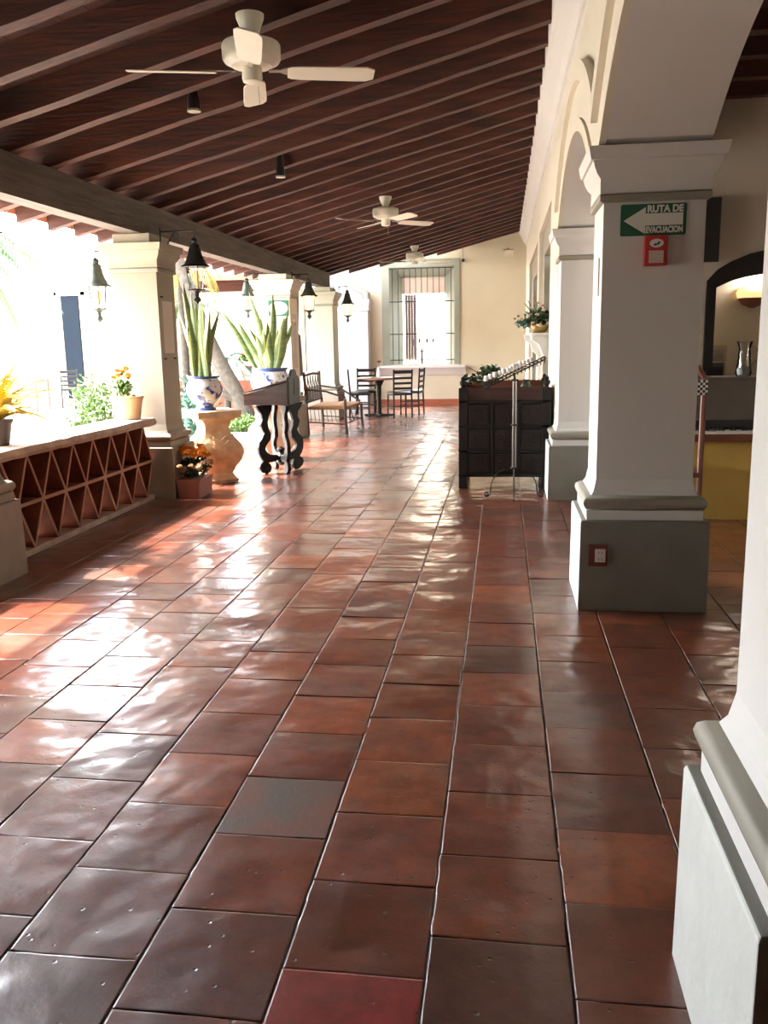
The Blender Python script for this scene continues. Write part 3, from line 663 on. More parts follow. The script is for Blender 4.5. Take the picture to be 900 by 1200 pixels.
MB().box(-.050, .052, -.002, .004, -.060, .060).build('painted_square', OUTRED, ou)
MB().box(-.016, .040, -.010, -.001, -.036, .038).build('cover_plate', IVORY, ou, bevel=.003)
for z in (-.018, .020):
    so_ = MB()
    for x in (.004, .020): so_.box(x-.0015, x+.0015, -.0115, -.009, z-.006, z+.006)
    so_.build('socket_slots', BLACK, ou)
wp = MB().box(.508, .515, 5.02, 5.06, 1.72, 1.92).build('wall_plaque', PAPER)
tag(wp, 'narrow vertical paper plaque on the left face of the sign pillar', 'plaque')

# ------------------------------------------------------------------ carved cabinet
cb = thing('carved_cabinet', 'black carved wooden cabinet with open tray top behind the candle stand', 'cabinet', (.02, 8.9, 0))
c = MB(); X0, X1, D = -.46, .46, .62
c.box(X0+.03, X1-.03, .03, D-.03, .13, .90)
c.build('body', DARKW, cb, bevel=.004)
for z in (.16, .40, .65):
    for k in range(3):
        pm = MB(); xa = X0+.09+k*.262; w = .225; h = .20
        pm.box(xa, xa+w, .012, .03, z, z+h); pm.box(xa+.02, xa+w-.02, .004, .013, z+.02, z+h-.02)
        for q in range(8):
            a = q*pi/4; cx, cz_ = xa+w/2, z+h/2
            pm.prism([(cx+.012*cos(a), cz_+.012*sin(a)), (cx+.045*cos(a+.25), cz_+.045*sin(a+.25)), (cx+.070*cos(a), cz_+.070*sin(a)), (cx+.045*cos(a-.25), cz_+.045*sin(a-.25))], -.008, .006)
        pm.build('carved_panel', mat('carved panel', (.014, .009, .007), .45, spec=.3) if not bpy.data.materials.get('carved panel') else bpy.data.materials['carved panel'], cb, bevel=.003)
fr = MB()
for z in (.12, .37, .62, .87): fr.box(X0+.01, X1-.01, .0, .03, z, z+.028)
for x in (X0+.335, X0+.597): fr.box(x-.01, x+.015, .0, .03, .14, .9)
for z in (.385, .635, .13): fr.box(X0-.006, X0+.06, -.006, .02, z, z+.012)
fr.build('rails', DARKW, cb, bevel=.003)
tr = MB(); tr.box(X0+.03, X1-.03, .02, .05, .88, 1.03, 0); tr.box(X0+.03, X1-.03, D-.05, D-.02, .88, 1.07, 1); tr.box(X0+.03, X0+.06, .02, D-.02, .88, 1.03, 1); tr.box(X1-.06, X1-.03, .02, D-.02, .88, 1.03, 1)
tr.build('tray_rim', [DARKW2, REDW], cb, bevel=.004)
for x in (X0+.045, X1-.045):
    for y in (.045, D-.045):
        MB().box(x-.045, x+.045, y-.045, y+.045, 0, 1.02).build('corner_post', DARKW, cb, bevel=.005)
        MB().lathe([(.03, 1.02), (.018, 1.035), (.034, 1.055), (.036, 1.08), (.020, 1.10), (.026, 1.115), (.008, 1.135)], 12, (x, y, 0)).build('finial', DARKW, cb, smooth=True)

# ------------------------------------------------------------------ iron candle stand
cs = thing('candle_stand', 'wrought iron tripod stand with a slanted rack of white candles', 'candle stand', (.112, 8.38, 0))
b = MB(); b.tube([(-.012, 0, .28), (-.012, 0, 1.13)], .0075, 8); b.tube([(.014, 0, .28), (.014, 0, 1.13)], .0075, 8)
b.build('twin_pole', STEEL, cs, smooth=True)
for z in (.29, .70, 1.12): MB().lathe([(.03, z-.008), (.034, z), (.03, z+.008)], 12).build('collar', IRON, cs)
for a in (pi*.99, pi*.01, -pi/2, pi/2):
    d = Vector((cos(a), sin(a), 0)); pts = []
    for k in range(9):
        th = k/8*pi/2; pts.append(d*(.02+.20*sin(th))+Vector((0, 0, .28-.20*(1-cos(th))**1.1)))
    pts += [d*.228+Vector((0, 0, .035))]
    for k in range(14):
        th = -pi/2*0+pi-k/13*2.7*pi; rad = .026*(1-k/22); pts.append(d*.258+d*(rad*cos(th)*1.1)+Vector((0, 0, .033-rad*sin(th)*-1*1.0*-1)))
    MB().tube(pts, .0065, 6).build('scroll_leg', IRON, cs, smooth=True)
rk = empty('rack', (0, 0, 0)); rk.parent = cs
A = Vector((-.289, .0, 1.07)); Bv = Vector((.271, .0, 1.305))
b = MB()
b.tube([A+Vector((0, -.03, -.03)), Bv+Vector((0, -.03, -.0))], .006, 6); b.tube([A+Vector((0, .03, -.03)), Bv+Vector((0, .03, -.0))], .006, 6)
b.tube([A+Vector((0, -.03, .0)), Bv+Vector((0, -.03, .03))], .006, 6)
dirv = (Bv-A)
for k in range(17):
    p = A+dirv*(k/16); b.tube([p+Vector((0, -.03, -.035)), p+Vector((.006, -.03, .03)), p+Vector((.006, .03, .03)), p+Vector((0, .03, -.035))], .0045, 5)
    b.lathe([(.018, -.004), (.021, 0), (.018, .004)], 10, tuple(p+Vector((.012, 0, .012))))
b.tube([Vector((0, 0, 1.12)), A+dirv*.5], .012, 6)
b.build('rack_bars', IRON, rk)
rg = random.Random(5)
for k, f in enumerate((.04, .11, .18, .27, .33, .40, .45, .50, .55, .60, .66, .72, .78)):
    p = A+dirv*f; w = rg.uniform(.019, .023); h = rg.uniform(.036, .05)
    cn = MB().lathe([(w*.96, 0), (w, .004), (w, h-.004), (w*.8, h), (w*.3, h-.003)], 14).build('candle', WAX, None, smooth=True, loc=tuple(Vector((.112, 8.38, 0))+p+Vector((0, 0, .036))))
    ORD = ['lowest', 'second lowest', 'third lowest', 'fourth lowest', 'fifth lowest', 'sixth lowest', 'middle', 'sixth highest', 'fifth highest', 'fourth highest', 'third highest', 'second highest', 'highest']
    tag(cn, ORD[k]+' of the thirteen white stub candles on the slanted iron rack', 'candle', 'candles on the iron rack')

# ------------------------------------------------------------------ foliage helpers
def leafball(mb, c, rx, rz, n, size, rg, mi=0, shell=.55):
    for _ in range(n):
        d = Vector((rg.gauss(0, 1), rg.gauss(0, 1), rg.gauss(0, 1))).normalized()*rg.uniform(shell, 1)
        p = Vector(c)+Vector((d.x*rx, d.y*rx, d.z*rz)); a = Vector((rg.uniform(-1, 1), rg.uniform(-1, 1), rg.uniform(-.2, 1))).normalized()
        s = a.cross(Vector((rg.uniform(-1, 1), rg.uniform(-1, 1), rg.uniform(-1, 1)))).normalized(); L = size*rg.uniform(.6, 1.3)
        mb.face([p, p+a*L*.5+s*L*.28, p+a*L, p+a*L*.5-s*L*.28], mi)
def frond(mb, base, dr, L, droop, rg, wl=.28, n=26, mi=0, lw=1):
    d = Vector(dr).normalized(); p = Vector(base); pts = [p.copy()]
    for k in range(n): p = p+d*(L/n); d = (d+Vector((0, 0, -droop/n))).normalized(); pts.append(p.copy())
    mb.tube(pts, .012, 4, mi, .003)
    for k in range(2, n+1):
        t = k/n; ax = (pts[k]-pts[k-1]).normalized(); s = ax.cross(Vector((0, 0, 1))).normalized(); l = wl*(sin(pi*min(1, t*.9+.1)))**.6*L/2
        for sg_ in (-1, 1):
            tip = pts[k]+(s*sg_*.8+ax*.7+Vector((0, 0, -.35))).normalized()*l; w = ax*.011*L*lw
            mb.face([pts[k]-w, tip, pts[k]+w], mi)
def snake_leaf(mb, base, top, w, rg, bow=.05):
    base, top = Vector(base), Vector(top); d = top-base; side = Vector((rg.uniform(-1, 1), rg.uniform(-.5, .5), 0)).normalized(); side = Vector((1, rg.uniform(-.6, .6), 0)).normalized()
    nrm = d.cross(side).normalized(); n = 12; tw = rg.uniform(-.7, .7); i0 = len(mb.v); ph = rg.uniform(0, 6)
    for k in range(n+1):
        t = k/n; c = base+d*t+nrm*bow*sin(pi*t)*rg.choice((1, 1))+side*.012*sin(ph+t*7); ww = w*(.55+.45*sin(pi*min(t*1.15, .5+t*.5)))*(1 if t < .75 else max(.02, (1-t)/.25)**.7)
        a = tw*t; sd = side*cos(a)+nrm*sin(a); nn = nrm*cos(a)-side*sin(a)
        for u in (-1, -.72, 0, .72, 1): mb.v.append(tuple(c+sd*ww*u-nn*ww*.35*(1-u*u)))
    for k in range(n):
        for u in range(4): q = i0+k*5+u; mb.f.append((q, q+1, q+6, q+5)); mb.m.append(1 if u in (0, 3) else 0)
def bloom(parent, c, r, m, seed, name='bloom'):
    rg = random.Random(seed); mb = MB()
    for ring, (nr, rr_, zz) in enumerate(((11, 1.0, 0), (9, .8, .25), (7, .55, .42), (4, .28, .52))):
        for k in range(nr):
            a = 2*pi*(k+.5*ring)/nr+rg.uniform(-.1, .1); d = Vector((cos(a), sin(a), 0)); s = Vector((-sin(a), cos(a), 0))
            o = Vector(c)+Vector((0, 0, zz*r)); w = r*.36
            mb.face([o+d*r*.15*rr_, o+d*rr_*r*.7+s*w+Vector((0, 0, r*.12)), o+d*rr_*r*1.02+Vector((0, 0, -.05*r)), o+d*rr_*r*.7-s*w+Vector((0, 0, r*.12))])
    mb.lathe([(r*.3, -r*.35), (r*.65, -.05*r), (r*.5, r*.3), (r*.2, r*.5)], 10, c)
    return mb.build(name, m, parent)

# ------------------------------------------------------------------ marigolds
mp_ = thing('marigold_planter', 'terracotta box of orange and pale marigolds on the floor at the beige pillar', 'flower box', (-3.065, 8.40, 0))
pb = MB(); w, l = .115, .20
pb.prism([(-w+.012, 0), (w-.012, 0), (w, .165), (w+.008, .165), (w+.008, .195), (-w-.008, .195), (-w-.008, .165), (-w, .165)], -l, l)
pb.build('box', TERRA, mp_, bevel=.006)
rg = random.Random(21); fo = MB(); leafball(fo, (0, 0, .28), .14, .12, 650, .05, rg, shell=.1)
for k in range(30): x, y = rg.uniform(-.08, .08), rg.uniform(-.16, .16); fo.tube([(x, y, .18), (x*1.3, y*1.1, rg.uniform(.3, .42))], .003, 4)
fo.build('foliage', LEAFD, mp_)
for k in range(34):
    x, y = rg.uniform(-.13, .13), rg.uniform(-.19, .17)
    hi = k < 20; z = rg.uniform(.40, .50) if hi else rg.uniform(.26, .36)
    if not hi: y = rg.uniform(-.21, -.12) if k % 2 else y; x = x if k % 2 else rg.uniform(.09, .15)
    bloom(mp_, (x, y, z), rg.uniform(.048, .060) if hi else .036, MARI if hi else MARIP, k)
bk = thing('marigold_basket', 'round basket-weave pot of orange marigolds on the lattice rail', 'potted flowers', (-3.56, 8.03, .805))
MB().lathe([(.10, 0), (.118, .01), (.13, .09), (.148, .19), (.158, .20), (.158, .225), (.145, .225), (.14, .20)], 28).build('pot', BASK, bk, smooth=True)
fo = MB(); leafball(fo, (-.04, 0, .30), .10, .12, 420, .045, rg, shell=.1); fo.build('foliage', LEAF, bk)
for k, (x, y, z) in enumerate(((-.06, -.04, .46), (.02, -.02, .48), (.05, -.05, .42), (-.10, -.04, .40), (-.03, -.10, .42), (-.12, .02, .33), (-.05, .05, .45), (.0, .06, .40))): bloom(bk, (x, y, z), .042, MARI, 90+k)

# ------------------------------------------------------------------ stone pedestals, pots, snake plants
def pedestal(label, x, y, rz, m, top=.79):
    t = thing('pedestal', label, 'pedestal', (x, y, 0), rz); s = top/.79
    prof = [(.19, 0), (.20, .03), (.17, .06), (.15, .10), (.18, .17), (.23, .25), (.255, .33), (.24, .41), (.19, .48), (.15, .54), (.135, .60), (.15, .66), (.19, .70)]
    b = MB(); b.rloft(0, 0, 0, 0, [(r*s, z*s) for r, z in prof]); b.build('carved_body', m, t, smooth=True)
    MB().rloft(0, 0, 0, 0, [(.20*s, .70*s), (.245*s, .715*s), (.25*s, top), (.0, top)]).build('top_slab', m, t, bevel=.008)
    for q in range(4):
        lf = MB()
        M = Matrix.Rotation(q*pi/2, 4, 'Z')
        for k in range(7):
            z = .14+k*.055; hw = .10-.008*abs(k-3)
            rad = [p for p in prof]; import bisect
            zz = z; j = max(i for i, p in enumerate(prof) if p[1] <= zz); r0, z0 = prof[j]; r1, z1 = prof[min(j+1, len(prof)-1)]; r = r0+(r1-r0)*((zz-z0)/max(1e-6, z1-z0))
            for sg_ in (-1, 1):
                lf.prism([(sg_*.01, z*s), (sg_*hw*s, (z+.05)*s), (sg_*hw*.8*s, (z+.015)*s)], -r*s-.012, -r*s+.03, 'y', M=M)
        lf.build('leaf_carving', m, t)
    return t
pedestal('carved stone pedestal with a swelling belly behind the marigold box', -3.17, 9.35, R(38), STONE)
pedestal('pale carved stone pedestal behind the lectern', -2.95, 11.1, R(38), STONEW, .80)
def talavera_pot(label, x, y, z, s, wide):
    if wide: prof = [(.13, 0), (.15, .015), (.20, .07), (.25, .16), (.262, .23), (.245, .30), (.215, .345), (.215, .37), (.235, .385), (.235, .40), (.19, .40), (.18, .36)]
    else: prof = [(.12, 0), (.13, .02), (.10, .04), (.10, .06), (.16, .11), (.205, .19), (.215, .26), (.195, .32), (.165, .355), (.165, .375), (.19, .385), (.19, .40), (.15, .40), (.14, .36)]
    o = MB().lathe([(r*s, q*s) for r, q in prof], 40).build('glazed_pot', TALA, None, smooth=True, loc=(x, y, z)); return tag(o, label, 'pot')
talavera_pot('blue and white glazed pot on the carved pedestal behind the marigolds', -3.23, 9.32, .79, .93, False)
talavera_pot('wide blue and white glazed pot with yellow flowers standing behind the lectern', -2.96, 11.1, .80, .98, True)
def snake_plant(label, x, y, z, tops, seed, sc=.04):
    rg = random.Random(seed); t = thing('snake_plant', label, 'snake plant', (x, y, z))
    s = MB().lathe([(.145, -.05), (.145, -.005), (.001, 0)], 24); s.build('soil', SOIL, t)
    for (dx, dy, h) in tops:
        mb = MB(); a = Vector((dx, dy, 0)); b0 = a*.22+Vector((rg.uniform(-.05, .05), rg.uniform(-.06, .06), -.02))
        snake_leaf(mb, b0, (dx, dy, h), rg.uniform(sc*1.1, sc*1.45), rg, bow=rg.uniform(-.05, .05)); mb.build('leaf', [LEAFS, LEAFM], t, smooth=True)
snake_plant('snake plant with tall yellow-edged leaves in the pot nearest the beige pillar', -3.23, 9.32, 1.15,
    [(-.14, -.05, 1.0), (-.20, .0, .9), (-.05, .05, .80), (.02, -.06, .88), (.10, 0, .90), (.14, -.05, .85), (.05, .08, .6), (-.10, -.12, .55), (-.16, .1, .75), (.0, .1, .95), (.10, -.1, .5), (-.05, -.1, .9), (-.22, -.1, .7), (.18, .06, .72)], 4, .036)
snake_plant('snake plant in the wide pot behind the lectern, one leaf leaning far left', -2.96, 11.1, 1.16,
    [(-.60, 0, .78), (-.42, .05, .62), (-.22, 0, .98), (-.12, .05, .72), (.08, 0, .95), (.26, 0, .72), (.30, .05, .60), (.18, -.08, .55), (.02, -.08, .50), (-.28, .1, .55), (.20, .1, .68), (-.05, .1, .62), (-.15, -.1, .45), (.10, .12, .52)], 8, .042)

# ------------------------------------------------------------------ carved lectern
lc = thing('carved_lectern', 'dark carved wooden lectern with sloping top and scroll legs', 'lectern', (-2.60, 10.08, 0))
# desk: low end to the left, tall crest board to the right
b = MB(); b.prism([(-.36, .80), (.16, .80), (.16, 1.06), (-.36, .92)], -.24, .24); b.build('desk_box', DARKW2, lc, bevel=.006)
MB().prism([(-.385, .925), (.17, 1.075), (.17, 1.09), (-.385, .94)], -.26, .26).build('desk_lid', DARKW2, lc, bevel=.004)
cr = [(-.26, .80), (.26, .80), (.26, 1.08), (.21, 1.12), (.15, 1.12), (.12, 1.17), (.05, 1.20), (-.05, 1.20), (-.12, 1.17), (-.15, 1.12), (-.21, 1.12), (-.26, 1.08)]
MB().prism(cr, .16, .19, 'x').prism([(-.03, .90), (.03, .92), (.02, 1.0), (.04, 1.06), (-.02, 1.10), (-.03, 1.02)], .19, .197, 'x').build('crest_board', DARKW, lc, bevel=.005)
S_out = [(.10, .80), (.30, .80), (.27, .74), (.235, .70), (.225, .64), (.25, .58), (.235, .53), (.21, .48), (.235, .43), (.275, .38), (.29, .32), (.285, .25), (.26, .19), (.235, .155), (.27, .13), (.285, .09), (.27, .045), (.235, .012), (.19, .0), (.15, .02), (.135, .065), (.15, .105), (.17, .13), (.10, .13), (.02, .15), (.02, .20), (.08, .21), (.13, .215), (.175, .24), (.20, .28), (.20, .32), (.17, .36), (.135, .40), (.13, .47), (.155, .53), (.165, .60), (.145, .67), (.11, .73)]
for a in (R(56), R(56)+pi, R(-60), R(-60)+pi):
    e = MB(); M = Matrix.Rotation(a, 4, 'Z') @ Matrix.Diagonal((1.22, 1, 1, 1)); e.prism(S_out, -.022, .022, 'y', M=M); e.build('scroll_leg', DARKW, lc, bevel=.006)
MB().lathe([(.03, .08), (.06, .12), (.035, .15), (.075, .19), (.035, .23), (.05, .27), (.01, .30)], 12).build('centre_boss', DARKW, lc, smooth=True)

# ------------------------------------------------------------------ rustic bench
bn = thing('rustic_bench', 'rustic twig bench with woven rush seat in front of the cream pillar', 'bench', (-2.86, 14.9, 0))
for (x, y, h) in ((-.36, -.62, 1.02), (-.36, .62, 1.0), (.30, -.66, .58), (.36, .62, .42)):
    lx = x
    MB().tube([(lx+.02, y, 0), (lx, y, h*.5), (lx-.03 if x < 0 else lx, y, h)], .026, 8).build('leg', TWIG, bn, smooth=True)
MB().box(-.34, .36, -.60, .62, .40, .455).build('rush_seat', RUSH, bn, bevel=.02)
bb = MB(); bb.tube([(-.39, -.62, .96), (-.37, 0, .98), (-.39, .62, .95)], .022, 7); bb.tube([(-.37, -.62, .52), (-.37, .62, .52)], .018, 7)
for k in range(6):
    y = -.52+k*.2
    bb.tube([(-.37, y-.07, .52), (-.385, y-.075, .75), (-.39, y, .94), (-.385, y+.075, .75), (-.37, y+.07, .52)], .009, 5)
for k in range(18): y = -.58+k*.068; bb.tube([(-.37, y, .50), (-.385, y+.03, .76)], .007, 5)
bb.build('twig_back', TWIG, bn)
ar = MB(); ar.tube([(-.36, -.62, .74), (0, -.66, .70), (.31, -.66, .60)], .018, 6); ar.tube([(-.36, .62, .74), (0, .64, .68), (.34, .62, .46)], .018, 6); ar.build('armrests', TWIG, bn)
st = MB(); st.tube([(.31, -.64, .18), (.35, .6, .16)], .012, 6); st.tube([(-.36, -.62, .2), (.32, -.62, .16)], .012, 6); st.tube([(.33, .0, .17), (.34, .3, .40)], .01, 5); st.tube([(.33, .0, .17), (.32, -.3, .40)], .01, 5); st.tube([(-.35, .62, .2), (.35, .62, .16)], .012, 6)
for k in range(9): st.tube([(-.3+k*.07, -.62, .40), (-.28+k*.07, -.62, .20)], .006, 5)
st.build('stretchers', TWIG, bn)

# ------------------------------------------------------------------ dining furniture
def chair(label, x, y, rz, first=None, group=None):
    if first:
        c = copy_tree(first); c.location = (x, y, 0); c.rotation_euler = (0, 0, rz)
        c['label'] = label
        return c
    t = thing('dining_chair', label, 'chair', (x, y, 0), rz)        # faces local +y
    for sx in (-1, 1):
        MB().tube([(sx*.19, .19, 0), (sx*.185, .185, .45)], .017, 8).build('leg', DARKW, t, smooth=True)
        MB().tube([(sx*.19, -.20, 0), (sx*.185, -.185, .45), (sx*.19, -.22, .95)], .018, 8).build('leg', DARKW, t, smooth=True)
    MB().prism(rrect(.43, .42, .06), .445, .465, 'z').build('seat_board', DARKW, t)
    MB().rloft(-.19, .19, -.18, .18, [(.0, .462), (.018, .475), (.018, .495), (-.02, .512)]).build('seat', SEATL, t, smooth=True)
    b = MB()
    for z, h in ((.58, .045), (.68, .045), (.78, .045), (.90, .065)):
        k = (z-.45)/.5; b.box(-.19, .19, -.195-.03*k, -.175-.03*k, z-h/2, z+h/2)
    b.build('ladder_back', DARKW, t, bevel=.006)
    b = MB(); b.tube([(-.19, .19, .20), (.19, .19, .20)], .011, 6)
    for sx in (-1, 1): b.tube([(sx*.19, -.2, .18), (sx*.19, .19, .18)], .011, 6); b.tube([(sx*.19, -.2, .28), (sx*.19, .19, .28)], .011, 6)
    b.build('stretchers', DARKW, t); return t
c0 = chair('black ladder-back chair left of the round table, nearest the bench', -2.86, 17.55, R(-80))
chair('black ladder-back chair behind the round table, against the wall side', -2.85, 18.35, R(185), c0)
chair('black ladder-back chair right of the round table, its back to the viewer', -2.03, 17.45, R(25), c0)
chair('black ladder-back chair at the right, half hidden behind another one', -1.85, 18.10, R(80), c0)
chair('dark chair out in the side passage, seen left of the cream pillar', -4.35, 18.0, R(200), c0)
chair('dark chair in the side passage between the cream pillar and the corner pilaster', -3.85, 19.2, R(100), c0)
tb = thing('round_table', 'round brown pedestal table with white place mats near the far wall', 'table', (-2.50, 17.85, 0))
MB().lathe([(.43, .735), (.46, .745), (.46, .765), (.45, .775), (.001, .775)], 36).build('tabletop', TABLEW, tb)
MB().lathe([(.05, .03), (.045, .1), (.04, .3), (.05, .6), (.12, .735)], 14).build('pedestal_column', IRON, tb, smooth=True)
ft = MB(); ft.box(-.30, .30, -.035, .035, 0, .04); ft.box(-.035, .035, -.30, .30, 0, .04); ft.build('foot', IRON, tb, bevel=.008)
for i, (x, y, rz, lab) in enumerate(((-2.76, 17.72, R(90), 'white place mat on the left side of the round table'), (-2.26, 17.80, 0, 'white place mat on the right side of the round table'))):
    o = MB().prism(rrect(.38, .26, .02), .0, .012, 'z').build('place_mat', LINEN, None, loc=(x, y, .775), rot=rz); tag(o, lab, 'place mat')
va = thing('bud_vase', 'white bud vase with a dark red flower on the round table', 'vase', (-2.50, 17.85, .775))
MB().lathe([(.03, 0), (.045, .03), (.048, .07), (.03, .13), (.018, .18), (.022, .20), (.016, .20)], 18).build('vase', WAX, va, smooth=True)
MB().tube([(0, 0, .05), (.005, 0, .30)], .004, 5).build('stem', LEAFD, va)
bloom(va, (.01, 0, .31), .055, MAUVE, 5)

# ------------------------------------------------------------------ rolled curtain beside the white pillar, notices
cu = thing('rolled_curtain', 'grey gathered curtain hanging tied against the white garden side pillar', 'curtain', (-3.44, 14.42, 0))
def pleat(z0, z1, r0, r1, n=36):
    b = MB(); i0 = 0; Z = 10
    for j in range(Z+1):
        t = j/Z; z = z0+(z1-z0)*t; r = r0+(r1-r0)*t
        for k in range(n): a = 2*pi*k/n; rr_ = r*(1+.16*sin(9*a)); b.v.append((rr_*cos(a), rr_*sin(a), z))
    for j in range(Z):
        for k in range(n): l = (k+1) % n; b.f.append((j*n+k, j*n+l, (j+1)*n+l, (j+1)*n+k)); b.m.append(0)
    b.f += [tuple(range(n-1, -1, -1)), tuple(Z*n+k for k in range(n))]; b.m += [0, 0]
    return b
pleat(1.62, 2.50, .085, .12).build('upper_folds', CANVAS, cu, smooth=True)
pleat(.95, 1.62, .13, .115).build('lower_folds', CANVAS, cu, smooth=True)
MB().lathe([(.13, 1.25), (.135, 1.27), (.13, 1.29)], 20).lathe([(.12, 1.60), (.125, 1.62), (.12, 1.64)], 20).build('ties', PURPLE, cu)
MB().tube([(0, -.2, 2.52), (0, .2, 2.52)], .012, 6).build('hanging_rod', IRON, cu)
MB().tube([(0, 0, 0), (0, 0, .95)], .05, 8).build('sash_weight_tube', CANVAS, cu)
n1 = thing('text_notice', 'faded framed text panel on the corridor face of the beige pillar', 'notice', (-3.29, 8.515, 0))
MB().box(0, .004, -.13, .13, 1.42, 1.92).build('panel', PAPER, n1)
MB().box(0, .02, -.16, -.13, 1.95, 1.965).box(0, .02, -.16, -.13, 1.36, 1.375).box(0, .02, .10, .13, 1.36, 1.375).build('hooks', IRON, n1)
n2 = thing('red_notice', 'small notice with red bands on the corridor face of the white pillar', 'notice', (-3.28, 13.88, 0))
MB().box(0, .004, -.12, .12, 1.10, 1.95).build('panel', PAPER, n2); MB().box(.004, .006, -.10, .10, 1.84, 1.87).box(.004, .006, -.10, .10, 1.78, 1.81).build('red_bands', RED, n2)
n3 = thing('oval_sign', 'pale oval sign with green corners high on the bright white pillar', 'sign', (-3.50, 13.62, 2.03))
MB().box(-.12, .20, -.012, 0, -.12, .12).build('board', GREEN, n3)
MB().prism([(.04+.15*cos(2*pi*k/28), .10*sin(2*pi*k/28)) for k in range(28)], -.016, -.011).build('oval_field', SIGNW, n3)

# ------------------------------------------------------------------ consoles with flowers on the right wall
def console(label, y, L=.5, z=1.56, p=.19):
    t = thing('wall_console', label, 'wall shelf', (XR, y, z))
    MB().box(-p-.01, 0, -L/2, L/2, -.035, 0).build('shelf', PL_WHITE, t, bevel=.006)
    MB().prism([(0, -.035), (-p, -.035), (-p, -.07), (-p*.8, -.10), (-p*.55, -.13), (-p*.45, -.19), (-p*.3, -.25), (0, -.30)], -L/2+.04, L/2-.04).build('corbel', PL_WHITE, t, smooth=True)
    return t
console('white scrolled wall shelf nearest the arcade pillar, under the flowers', 10.45, .5)
console('white scrolled wall shelf farther along, between the two doors', 13.68, .5, 1.55)
fa = thing('flower_arrangement', 'arrangement of cream roses and mauve sprigs on the near wall shelf', 'flowers', (.41, 10.35, 1.56))
MB().lathe([(.05, 0), (.07, .01), (.10, .05), (.11, .08), (.10, .085)], 18).build('bowl', GOLD, fa, smooth=True)
rg = random.Random(31); fo = MB()
leafball(fo, (-.02, 0, .16), .15, .10, 500, .05, rg, 0, .1); leafball(fo, (-.18, 0, .10), .10, .06, 150, .045, rg, 1, .1)
for k in range(16):
    a = rg.uniform(-1, 1); fo.tube([(0, 0, .1), (-.1+a*.14, rg.uniform(-.12, .12), rg.uniform(.22, .38))], .003, 4, 0)
fo.build('foliage', [LEAFD, LEAFB], fa)
for k, (x, y, z, r, mm) in enumerate(((-.20, -.05, .15, .03, CREAMF), (-.12, -.08, .19, .036, CREAMF), (-.03, -.10, .20, .038, CREAMF), (.04, -.09, .25, .034, CREAMF), (-.08, -.12, .11, .030, MARIP), (0, -.13, .08, .036, CREAMF), (-.26, 0, .10, .026, CREAMF), (-.17, -.08, .03, .03, CREAMF), (-.24, .02, .19, .022, MAUVE), (-.28, -.03, .16, .022, MAUVE), (-.02, -.05, .33, .03, MARIP), (.03, -.06, .30, .024, RED), (-.10, .0, .28, .022, MARIP))): bloom(fa, (x, y, z), r, mm, 200+k)
cp = thing('cabinet_plant', 'loose green plant with curling leaves on top of the carved cabinet', 'plant', (-.15, 9.2, .905))
MB().lathe([(.05, 0), (.07, .02), (.085, .10), (.08, .11)], 16).build('pot', BLACK, cp, smooth=True)
fo = MB(); rg = random.Random(77)
leafball(fo, (.02, 0, .24), .13, .09, 260, .06, rg, 0, .2); leafball(fo, (-.16, 0, .18), .12, .05, 90, .05, rg, 0, .2)
for k in range(9): a = rg.uniform(0, 6.28); fo.tube([(0, 0, .08), (.12*cos(a), .1*sin(a), .26), (.22*cos(a), .15*sin(a), .22+rg.uniform(-.05, .1))], .004, 5)
fo.build('foliage', LEAFD, cp)
jr = MB().lathe([(.05, 0), (.06, .05), (.055, .12), (.03, .16), (.035, .18), (.02, .18)], 14).build('dark_jar', BRONZE, None, smooth=True, loc=(.24, 9.3, .905)); tag(jr, 'small dark jar at the right on top of the carved cabinet', 'jar')

# ------------------------------------------------------------------ inner room through the arcade
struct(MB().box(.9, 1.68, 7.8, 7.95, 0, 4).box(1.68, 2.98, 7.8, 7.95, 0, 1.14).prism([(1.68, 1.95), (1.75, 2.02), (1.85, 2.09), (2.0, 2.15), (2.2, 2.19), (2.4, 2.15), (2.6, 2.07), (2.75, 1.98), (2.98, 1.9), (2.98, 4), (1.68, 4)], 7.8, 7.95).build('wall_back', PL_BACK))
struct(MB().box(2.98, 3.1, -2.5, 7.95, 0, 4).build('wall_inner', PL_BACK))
cl = struct(MB().box(1.03, 3.0, -2.5, 7.9, 3.46, 3.5).build('ceiling_inner', BOARD))
for k in range(20): MB().box(1.03, 3.0, -2.2+k*.52, -2.1+k*.52, 3.34, 3.47).build('ceiling_joist', BOARD, cl)
an = struct(empty('window_2', (0, 7.8, 0)))
OUT = [(1.67, 1.15), (1.67, 1.94), (1.75, 2.03), (1.85, 2.09), (2.0, 2.15), (2.2, 2.19), (2.4, 2.15), (2.6, 2.07), (2.75, 1.98), (2.9, 1.9), (2.9, 1.15)]
INN = [(1.745, 1.15), (1.745, 1.885), (1.80, 1.91), (1.87, 1.94), (2.0, 1.97), (2.2, 2.0), (2.4, 1.97), (2.6, 1.91), (2.7, 1.86), (2.82, 1.82), (2.82, 1.15)]
f = MB()
for k in range(len(OUT)-1):
    for (ya) in (0,):
        a, b2, c2, d2 = OUT[k], OUT[k+1], INN[k+1], INN[k]
        f.prism([a, b2, c2, d2], -.035, .05)
f.build('arched_frame', DARKW, an)
struct(MB().box(1.6, 3.0, 8.75, 8.85, 0, 2.4).box(1.5, 1.6, 7.95, 8.85, 0, 2.4).box(2.98, 3.1, 7.95, 8.85, 0, 2.4).box(1.5, 3.1, 7.95, 8.85, 2.35, 2.4).build('wall_niche', PL_WARM))
sc_ = thing('wall_sconce', 'glowing half-bowl wall sconce seen through the dark arched frame', 'wall lamp', (2.28, 8.70, 1.86))
MB().lathe([(.02, -.12), (.09, -.09), (.13, -.03)], 18).build('copper_bowl', TERRA, sc_, smooth=True)
